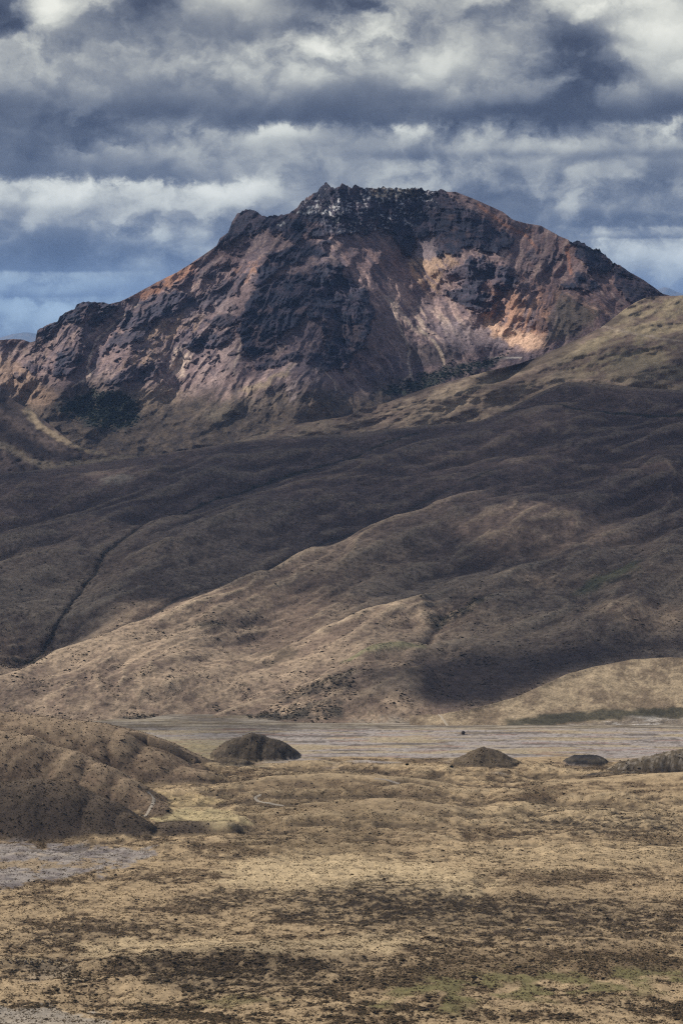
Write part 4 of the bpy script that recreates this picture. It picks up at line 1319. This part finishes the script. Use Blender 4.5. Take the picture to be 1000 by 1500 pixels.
dap = 0.42 + 0.58 * ss(fbm((SL['PX'] + SL['PY']) / 150 + 2.3, (SL['PY'] + 0.4 * SL['PX']) / 42, 4, 206), -0.35, 0.15)
nearcrest = ss(line_d(SL['PX'], SL['PY'], R1)[0], 26, 8)
slit = slit * np.maximum(dap, nearcrest)
splat(SL, np.maximum(slit, sbase), 2, (SL['PX'] < 640) | (SL['PY'] < crest(SL['PX'], RH) + 1))
splat(dict(X=Xh, Y=Yh, Z=Zh), np.ones(Xh.shape), 1)
splat(L3, lit_level(L3['PX'], L3['PY'], LITR, 0.22, 14), 1)
splat(L5, lit_level(L5['PX'], L5['PY'], LITS, 0.1, 8), 1)
splat(L4, lit_level(L4['PX'], L4['PY'], LITM, 0.38, 16), 1)


def blur(a, n):
    for _ in range(n):
        a = np.pad(a, 1, mode='edge')
        a = (a[:-2, 1:-1] + a[2:, 1:-1] + a[1:-1, :-2] + a[1:-1, 2:] + 2 * a[1:-1, 1:-1]) / 6
    return a


gx_, gy_ = np.meshgrid(dx0 + (np.arange(nx) + .5) * CELL, dy0 + (np.arange(ny) + .5) * CELL)
far_noise = ss(fbm(gx_ / 2100, gy_ / 2100, 5, 210), -0.25, 0.35)
amt = blur(acc, 1)
wgt = blur(cnt, 1)
wide_a, wide_w = blur(acc, 14), blur(cnt, 14)
known = wgt > 0.15
Lg = np.where(known, amt / np.maximum(wgt, 1e-6), 0)
wide = wide_a / np.maximum(wide_w, 1e-9)
wk = ss(wide_w, 0.0, 0.05)
Lg = np.where(known, Lg, wide * wk + (1 - far_noise) * (1 - wk))
Lg = blur(Lg, 1)
SIG = 0.012
T = -np.log(np.clip(Lg, 0.03, 1.0)) * SUN.z / SIG
T = np.where(T < 7, 0, T)
brd = np.minimum.reduce([gx_ - dx0, dx1 - gx_, gy_ - dy0, dy1 - gy_])
T = T * ss(brd, CELL, 700)
base = Zc + 40 * fbm(gx_ / 600, gy_ / 600, 4, 211)
top = base + T * (1.0 + 0.10 * fbm(gx_ / 160, gy_ / 160, 3, 212))
top = np.where(T > 0, top, base)
vid = np.arange(nx * ny).reshape(ny, nx)
cell = (T[:-1, :-1] > 0) | (T[1:, :-1] > 0) | (T[:-1, 1:] > 0) | (T[1:, 1:] > 0)
q = np.stack([vid[:-1, :-1][cell], vid[:-1, 1:][cell], vid[1:, 1:][cell], vid[1:, :-1][cell]], -1)
faces = np.concatenate([q[:, ::-1], q + nx * ny])
vco = np.concatenate([np.stack([gx_, gy_, base], -1).reshape(-1, 3), np.stack([gx_, gy_, top], -1).reshape(-1, 3)])
used = np.unique(faces)
remap = np.zeros(len(vco), np.int64)
remap[used] = np.arange(len(used))
faces = remap[faces]
vco = vco[used]
me = bpy.data.meshes.new('shadow_clouds')
me.vertices.add(len(vco))
me.vertices.foreach_set('co', vco.astype(np.float32).ravel())
me.loops.add(len(faces) * 4)
me.loops.foreach_set('vertex_index', faces.astype(np.int32).ravel())
me.polygons.add(len(faces))
me.polygons.foreach_set('loop_start', np.arange(0, len(faces) * 4, 4, dtype=np.int32))
me.polygons.foreach_set('loop_total', np.full(len(faces), 4, np.int32))
me.update(calc_edges=True)
me.materials.append(volume_mat('cloud_vapour', (0.72, 0.76, 0.84), SIG, 0.3))  # greyed to cut the light it scatters onto the ground
shadow_clouds = bpy.data.objects.new('shadow_clouds', me)  # deck out of view, added to throw the cloud shadows
scene.collection.objects.link(shadow_clouds)
shadow_clouds['kind'] = 'stuff'
print('TIMING clouds', len(faces))


# ============================================================ ground cover as real plants
def plant_mat(name, c0, c1):
    m = bpy.data.materials.new(name)
    m.use_nodes = True
    t = m.node_tree
    N = NB(t)
    b = t.nodes['Principled BSDF']
    oi = t.nodes.new('ShaderNodeObjectInfo')
    g = t.nodes.new('ShaderNodeNewGeometry')
    n = N.noise(g.outputs['Position'], 1.3, 2, 0.6)
    f = N.m('ADD', N.mul(oi.outputs['Random'], 0.75), N.mul(N.sub(n, 0.5), 0.8), clamp=True)
    t.links.new(N.mix(f, c0, c1), b.inputs['Base Color'])
    b.inputs['Roughness'].default_value = 0.9
    b.inputs['Specular IOR Level'].default_value = 0.1
    return m


def lump_mesh(name, seed, sub=1, flat=0.7, jit=0.22):
    import bmesh
    r = np.random.default_rng(seed)
    bm = bmesh.new()
    bmesh.ops.create_icosphere(bm, subdivisions=sub, radius=1.0)
    for v in bm.verts:
        k = 1 + jit * r.normal()
        v.co = Vector((v.co.x * k, v.co.y * k, max(-0.2, v.co.z * flat * k) + 0.1))
    me = bpy.data.meshes.new(name)
    bm.to_mesh(me)
    bm.free()
    return me


def tuft_mesh(name, seed, n=16):
    r = np.random.default_rng(seed)
    v, f = [], []
    for i in range(n):
        a = i / n * 6.283 + r.normal() * 0.2
        ln = 0.7 + 0.5 * r.random()
        lean = 0.25 + 0.75 * r.random()
        w = 0.20
        bx, by = 0.22 * math.cos(a), 0.22 * math.sin(a)
        tx, ty = math.cos(a) * lean, math.sin(a) * lean
        k = len(v)
        v += [(bx - w * math.sin(a), by + w * math.cos(a), -0.15), (bx + w * math.sin(a), by - w * math.cos(a), -0.15),
              (tx * 0.6 + bx, ty * 0.6 + by, ln * 0.75), (tx + bx, ty + by, ln * (1.1 - 0.5 * lean))]
        f += [(k, k + 1, k + 2), (k + 1, k + 3, k + 2)]
    me = bpy.data.meshes.new(name)
    me.from_pydata(v, [], f)
    return me


def scatter(name, pts, scales, proto_me, mat):
    proto_me.materials.append(mat)
    proto = bpy.data.objects.new(name + '_clump', proto_me)
    me = bpy.data.meshes.new(name)
    me.vertices.add(len(pts))
    me.vertices.foreach_set('co', pts.astype(np.float32).ravel())
    a = me.attributes.new('size', 'FLOAT_VECTOR', 'POINT')
    sc = np.stack([scales, scales * rng.uniform(0.75, 1.25, len(pts)), scales * rng.uniform(0.6, 1.1, len(pts))], -1)
    a.data.foreach_set('vector', sc.astype(np.float32).ravel())
    a = me.attributes.new('turn', 'FLOAT_VECTOR', 'POINT')
    rt = np.zeros((len(pts), 3), np.float32)
    rt[:, 2] = rng.random(len(pts)) * 6.283
    a.data.foreach_set('vector', rt.ravel())
    ob = bpy.data.objects.new(name, me)
    scene.collection.objects.link(ob)
    ob['kind'] = 'stuff'
    ng = bpy.data.node_groups.new(name + '_scatter', 'GeometryNodeTree')
    ng.interface.new_socket('Geometry', in_out='INPUT', socket_type='NodeSocketGeometry')
    ng.interface.new_socket('Geometry', in_out='OUTPUT', socket_type='NodeSocketGeometry')
    gi = ng.nodes.new('NodeGroupInput')
    go = ng.nodes.new('NodeGroupOutput')
    ip = ng.nodes.new('GeometryNodeInstanceOnPoints')
    oi = ng.nodes.new('GeometryNodeObjectInfo')
    oi.inputs['Object'].default_value = proto
    n1 = ng.nodes.new('GeometryNodeInputNamedAttribute')
    n1.data_type = 'FLOAT_VECTOR'
    n1.inputs['Name'].default_value = 'size'
    n2 = ng.nodes.new('GeometryNodeInputNamedAttribute')
    n2.data_type = 'FLOAT_VECTOR'
    n2.inputs['Name'].default_value = 'turn'
    L_ = ng.links.new
    L_(gi.outputs[0], ip.inputs['Points'])
    L_(oi.outputs['Geometry'], ip.inputs['Instance'])
    L_(n1.outputs['Attribute'], ip.inputs['Scale'])
    L_(n2.outputs['Attribute'], ip.inputs['Rotation'])
    L_(ip.outputs[0], go.inputs[0])
    md = ob.modifiers.new('scatter', 'NODES')
    md.node_group = ng
    return ob


def grid_sample(xi, yi, A):
    x0 = np.clip(xi.astype(int), 0, A.shape[1] - 2)
    y0 = np.clip(yi.astype(int), 0, A.shape[0] - 2)
    fx, fy = xi - x0, yi - y0
    return (A[y0, x0] * (1 - fx) * (1 - fy) + A[y0, x0 + 1] * fx * (1 - fy) + A[y0 + 1, x0] * (1 - fx) * fy + A[y0 + 1, x0 + 1] * fx * fy)


pcols = PL['X'][0] / PL['Y'][0]
pD = PL['Y'][:, 0]


def plain_at(X, Y, A=None):
    xi = np.interp(X / Y, pcols, np.arange(len(pcols)))
    yi = np.interp(Y, pD, np.arange(len(pD)))
    return grid_sample(xi, yi, PL['Z'] if A is None else A)


def plain_points(n, lo=1525, hi=1090, l=-120, r=1120):
    qy = rng.uniform(hi, lo, n)
    qx = rng.uniform(l, r, n)
    a, b = ray(qx, qy)
    Y = lin_D(qy)
    X = (qx - 500) / F * Y
    return X, Y


N0 = 520000
X, Y = plain_points(N0)
veg = plain_at(X, Y, PL['veg'])
cl = fbm(X / 9, Y / 13, 3, 221) * 0.5 + fbm(X / 34, Y / 40, 2, 222) * 0.5
keep = rng.random(N0) < np.clip((veg - 0.35) * 0.9 + cl * 0.45 * (veg > 0.02), 0.004, 0.75) * ss(Y, 3420, 3380)
X, Y = X[keep], Y[keep]
sz = np.clip(0.46 * np.exp(0.5 * rng.normal(size=len(X))), 0.22, 2.2) * (1 + 0.5 * ss(Y, 2450, 2050))
scatter('heath_shrubs', np.stack([X, Y, plain_at(X, Y)], -1), sz, lump_mesh('shrub', 3), plant_mat('heath_leaf', (0.032, 0.027, 0.016), (0.125, 0.086, 0.048)))
X, Y = plain_points(N0)
veg = plain_at(X, Y, PL['veg'])
cl = fbm(X / 12, Y / 18, 3, 223)
keep = rng.random(N0) < np.clip(0.20 + cl * 0.5 + 0.1 * veg, 0.02, 0.6) * ss(Y, 3330, 3250) * (1 - 0.92 * ss(plain_at(X, Y, PL['hill']), 3, 12))
X, Y = X[keep], Y[keep]
sz = np.clip(0.5 * np.exp(0.3 * rng.normal(size=len(X))), 0.25, 1.2)
scatter('tussock_grass', np.stack([X, Y, plain_at(X, Y)], -1), sz, tuft_mesh('tussock', 4), plant_mat('tussock_blade', (0.13, 0.092, 0.050), (0.38, 0.29, 0.165)))


def slope_points(n, w, S=SL):
    PXs, PYs = S['PX'], S['PY']
    r_ = rng.integers(0, PXs.shape[0] - 1, n)
    c_ = rng.integers(0, PXs.shape[1] - 1, n)
    wt_ = w(PXs[r_, c_], PYs[r_, c_], S['X'][r_, c_], S['Y'][r_, c_])
    k = rng.random(n) < wt_
    r_, c_ = r_[k], c_[k]
    fx, fy = rng.random(k.sum()), rng.random(k.sum())
    o = []
    for A in (S['X'], S['Y'], S['Z']):
        o.append(A[r_, c_] * (1 - fx) * (1 - fy) + A[r_, c_ + 1] * fx * (1 - fy) + A[r_ + 1, c_] * (1 - fx) * fy + A[r_ + 1, c_ + 1] * fx * fy)
    return np.stack(o, -1)


def wslope(px, py, X, Y):
    w = np.clip(fbm(X / 40, Y / 90, 5, 231) * 0.35 + 0.01, 0.0, 0.2) * ss(py, 760, 980)
    d, _, _ = line_d(px, py, V1[:8])
    w = np.maximum(w, 0.75 * ss(d + 5 * fbm(X / 40, Y / 90, 3, 234), 6, 1))
    d, _, _ = line_d(px, py, V1[7:])
    w = np.maximum(w, 0.35 * ss(d, 3.5, 1))
    for pts in ([(618, 912), (640, 900), (690, 883), (720, 886), (690, 900), (655, 915), (640, 925)],
                [(170, 1048), (260, 1048), (260, 1064), (190, 1064)], [(340, 1050), (420, 1040), (500, 1044), (500, 1058), (340, 1060)],
                [(400, 1020), (520, 1005), (520, 1030), (420, 1030)], [(270, 925), (330, 912), (330, 920), (285, 930)]):
        w = np.maximum(w, ss(poly_sd(px, py, pts) + 4 * fbm(X / 30, Y / 60, 3, 232), -2, 4) * 0.55)
    return w


P = slope_points(420000, wslope)
scatter('slope_shrubs', P, np.clip(0.8 * np.exp(0.5 * rng.normal(size=len(P))), 0.4, 2.8), lump_mesh('slope_shrub', 5),
        plant_mat('slope_leaf', (0.018, 0.019, 0.013), (0.07, 0.052, 0.032)))


def wmtn(px, py, X, Y):
    w = np.zeros_like(px)
    for pts in ([(85, 600), (100, 585), (140, 572), (185, 575), (200, 590), (205, 615), (185, 628), (150, 628), (120, 618)],
                [(552, 575), (590, 560), (620, 548), (660, 536), (745, 520), (720, 538), (660, 556), (600, 578)]):
        w = np.maximum(w, ss(poly_sd(px, py, pts) + 9 * fbm(px / 12, py / 9, 3, 233), -4, 8))
    return w * 0.7


P = slope_points(260000, wmtn, L4)
scatter('mountain_thicket', P, np.clip(2.6 * np.exp(0.4 * rng.normal(size=len(P))), 1.2, 6.5), lump_mesh('thicket', 6),
        plant_mat('thicket_leaf', (0.020, 0.032, 0.027), (0.06, 0.075, 0.055)))

# ============================================================ tracks, draped on the ground
def track(name, pts, half, col, zf, lift=0.35):
    """pts in the photograph at known ground; world ribbon of five vertices across"""
    W_ = []
    for (qx, qy) in pts:
        W_.append(zf(qx, qy))
    W_ = np.array(W_)
    seg = []
    for i in range(len(W_) - 1):
        n = max(2, int(np.linalg.norm(W_[i + 1] - W_[i]) / 3))
        for k in range(n):
            seg.append(W_[i] + (W_[i + 1] - W_[i]) * k / n)
    seg.append(W_[-1])
    seg = np.array(seg)
    for _ in range(6):
        seg[1:-1] = (seg[:-2] + 2 * seg[1:-1] + seg[2:]) / 4
    tg = np.gradient(seg[:, :2], axis=0)
    tg /= np.linalg.norm(tg, axis=1)[:, None] + 1e-9
    nr = np.stack([-tg[:, 1], tg[:, 0]], -1)
    off = np.linspace(-1, 1, 5)
    wv_ = half * (1 + 0.25 * fbm(np.arange(len(seg)) / 6.0, np.zeros(len(seg)), 2, 9))
    XX = seg[:, 0][:, None] + nr[:, 0][:, None] * off[None] * wv_[:, None]
    YY = seg[:, 1][:, None] + nr[:, 1][:, None] * off[None] * wv_[:, None]
    return XX, YY, off


def plain_hit(qx, qy):
    """first ground point seen along the ray through a place in the picture"""
    a, b = ray(qx, qy)
    Ds = np.arange(1800, 3640, 2.0)
    zr = H + b * Ds
    zg = plain_at(a * Ds, Ds)
    k = np.argmax(zr <= zg)
    return np.array([a * Ds[k], Ds[k], zg[k]])


M_track = ground_mat('track_gravel', 0.5, 0.1, 0.3, 0.15)
for nm_, pts, half, c in [
    ('track', [(216, 1160), (224, 1166), (226, 1172), (224, 1180), (220, 1186), (210, 1196)], 2.2, (0.33, 0.29, 0.24)),
    ('track', [(416, 1181), (402, 1179), (388, 1177), (377, 1174), (372, 1170), (376, 1166), (382, 1165)], 2.0, (0.30, 0.265, 0.22)),
    ('track', [(585, 1148), (572, 1145), (560, 1142), (548, 1141)], 2.0, (0.30, 0.26, 0.22)),
]:
    XX, YY, off = track(nm_, pts, half, c, plain_hit)
    ZZ = plain_at(XX, YY) + 0.45 - 0.25 * np.abs(off)[None]
    cc = np.ones(XX.shape + (3,)) * np.array(c) * (1 + 0.15 * fbm(XX / 5, YY / 5, 3, 241))[..., None]
    grid_mesh(nm_, XX, YY, ZZ, cc, M_track)
# pale track climbing off the flat
def bank_hit(qx, qy):
    i = np.argmin((PXh - qx) ** 2 + (PYh - qy) ** 2)
    return np.array([Xh.ravel()[i], Yh.ravel()[i], Zh.ravel()[i]])
pz = np.array([bank_hit(*p) for p in [(643, 1047), (645, 1050), (648, 1054), (652, 1059), (656, 1064)]])
tg = np.gradient(pz[:, :2], axis=0)
tg /= np.linalg.norm(tg, axis=1)[:, None] + 1e-9
nr_ = np.stack([-tg[:, 1], tg[:, 0]], -1)
XX = pz[:, 0][:, None] + nr_[:, 0][:, None] * np.linspace(-2.2, 2.2, 3)[None]
YY = pz[:, 1][:, None] + nr_[:, 1][:, None] * np.linspace(-2.2, 2.2, 3)[None]
ZZ = pz[:, 2][:, None] + np.array([0.4, 0.7, 0.4])[None]
grid_mesh('track', XX, YY, ZZ, np.ones(XX.shape + (3,)) * C3(0.45, 0.38, 0.29), M_track)

# ============================================================ single things
def thing(name, label, cat, loc, group=None, rz=0.0):
    o = bpy.data.objects.new(name, None)
    scene.collection.objects.link(o)
    o.location = loc
    o.rotation_euler = (0, 0, rz)
    o.empty_display_size = 0.5
    o['label'] = label
    o['category'] = cat
    if group:
        o['group'] = group
    return o


def rock_mesh(name, seed, sx, sy, sz_):
    import bmesh
    r = np.random.default_rng(seed)
    bm = bmesh.new()
    bmesh.ops.create_icosphere(bm, subdivisions=3, radius=1.0)
    dirs = r.normal(size=(14, 3))
    dirs /= np.linalg.norm(dirs, axis=1)[:, None]
    cut = r.uniform(0.62, 0.95, 14)
    for v in bm.verts:
        p = np.array(v.co)
        for dd, cc in zip(dirs, cut):         # flat broken faces
            q = p @ dd
            if q > cc:
                p = p - dd * (q - cc)
        n_ = 0.05 * float(fbm(np.array([p[0] * 3 + p[2]]), np.array([p[1] * 3 - p[2]]), 3, seed)[0])
        p = p * (1 + n_)
        v.co = Vector((p[0] * sx, p[1] * sy, (p[2] + 0.55) * sz_))
    me = bpy.data.meshes.new(name)
    bm.to_mesh(me)
    bm.free()
    return me


def rock_mat(name, c0, c1):
    m = bpy.data.materials.new(name)
    m.use_nodes = True
    t = m.node_tree
    N = NB(t)
    b = t.nodes['Principled BSDF']
    g = t.nodes.new('ShaderNodeNewGeometry')
    n = N.noise(g.outputs['Position'], 0.8, 5, 0.65)
    t.links.new(N.mix(N.sm(n, 0.35, 0.65), c0, c1), b.inputs['Base Color'])
    b.inputs['Roughness'].default_value = 0.92
    bu = t.nodes.new('ShaderNodeBump')
    bu.inputs['Distance'].default_value = 0.4
    t.links.new(n, bu.inputs['Height'])
    t.links.new(bu.outputs[0], b.inputs['Normal'])
    return m


M_rock = rock_mat('grey_boulder_rock', (0.10, 0.09, 0.085), (0.30, 0.28, 0.26))
M_drock = rock_mat('dark_lava_rock', (0.022, 0.020, 0.020), (0.06, 0.05, 0.045))
M_pale = rock_mat('pale_weathered_rock', (0.17, 0.135, 0.10), (0.38, 0.32, 0.25))
M_bleaf = plant_mat('bush_leaf', (0.012, 0.014, 0.009), (0.045, 0.042, 0.022))
M_wood = rock_mat('bush_wood', (0.05, 0.035, 0.025), (0.10, 0.08, 0.06))


def bush(label, loc, w, h, seed, group=None):
    import bmesh
    r = np.random.default_rng(seed)
    t = thing('bush', label, 'bush', loc, group)
    # many leaf-clump faces through an uneven rounded volume
    v, f = [], []
    for i in range(420):
        d_ = r.normal(size=3)
        d_ /= np.linalg.norm(d_)
        rad = r.uniform(0.45, 1.0) ** 0.6
        lob = 1 + 0.18 * math.sin(3 * math.atan2(d_[1], d_[0]) + seed) + 0.12 * r.normal()
        c = np.array([d_[0] * w * lob, d_[1] * w * lob, h * (0.55 + 0.5 * d_[2] * lob)]) * np.array([rad, rad, 1])
        if c[2] < 0.05 * h:
            continue
        s_ = (0.16 + 0.12 * r.random()) * w
        u = r.normal(size=3); u /= np.linalg.norm(u)
        q = np.cross(u, d_); q /= np.linalg.norm(q) + 1e-9
        k = len(v)
        v += [tuple(c + u * s_), tuple(c + q * s_ * 0.7), tuple(c - u * s_), tuple(c - q * s_ * 0.7)]
        f += [(k, k + 1, k + 2, k + 3)]
    me = bpy.data.meshes.new('foliage')
    me.from_pydata(v, [], f)
    me.materials.append(M_bleaf)
    o = bpy.data.objects.new('foliage', me)
    scene.collection.objects.link(o)
    o.parent = t
    bm = bmesh.new()
    for i in range(5):
        a = r.uniform(0, 6.28)
        top = Vector((math.cos(a) * w * 0.5, math.sin(a) * w * 0.5, h * 0.6))
        g_ = bmesh.ops.create_cone(bm, segments=6, radius1=0.07 * w, radius2=0.02 * w, depth=top.length, cap_ends=True)
        rot = top.to_track_quat('Z', 'Y').to_matrix().to_4x4()
        for vv in g_['verts']:
            vv.co = rot @ (vv.co + Vector((0, 0, top.length / 2 - 0.1)))
    me = bpy.data.meshes.new('stem')
    bm.to_mesh(me)
    bm.free()
    me.materials.append(M_wood)
    o = bpy.data.objects.new('stem', me)
    scene.collection.objects.link(o)
    o.parent = t
    return t


def boulder(label, loc, dims, seed, mat, group=None, name='boulder'):
    me = rock_mesh(name, seed, *dims)
    me.materials.append(mat)
    o = bpy.data.objects.new(name, me)
    scene.collection.objects.link(o)
    o.location = loc
    o['label'] = label
    o['category'] = 'boulder'
    if group:
        o['group'] = group
    return o


def at_plain(qx, qy):
    p = plain_hit(qx, qy)
    return (float(p[0]), float(p[1]), float(p[2]) - 0.1)


boulder('large dark lone boulder standing on the pale lava flat, right of the middle', at_plain(678, 1076), (3.3, 3.0, 3.6), 11, M_drock)
boulder('light grey boulder lying in the dark heath of the foreground', at_plain(774, 1362), (2.0, 1.5, 0.9), 12, M_rock)
for i_ in range(9):
    qx_ = 14 + i_ * 11.5 + float(rng.normal()) * 2
    boulder('pale weathered knob of rock in the row along the low bank at the bottom left', at_plain(qx_, 1411 - 0.35 * i_ + float(rng.normal())),
            (float(rng.uniform(0.9, 1.7)), float(rng.uniform(0.8, 1.3)), float(rng.uniform(1.2, 2.3))), 40 + i_, M_pale, 'pale rock knobs along the low bank')
bush('round dark bush on pale ground just left of the cone-shaped mound', at_plain(661, 1124), 2.4, 2.2, 21)
bush('single dark bush on open straw ground midway between the small hummock and the cone mound', at_plain(596, 1121), 2.2, 2.0, 22)
bush('dark bush beside the track bend at the foot of the big left hill', at_plain(246, 1189), 2.2, 2.0, 23)
bush('small dark bush on the bright grass below the dome-shaped mound', at_plain(432, 1186), 1.6, 1.5, 24)

#@@DETAILS2
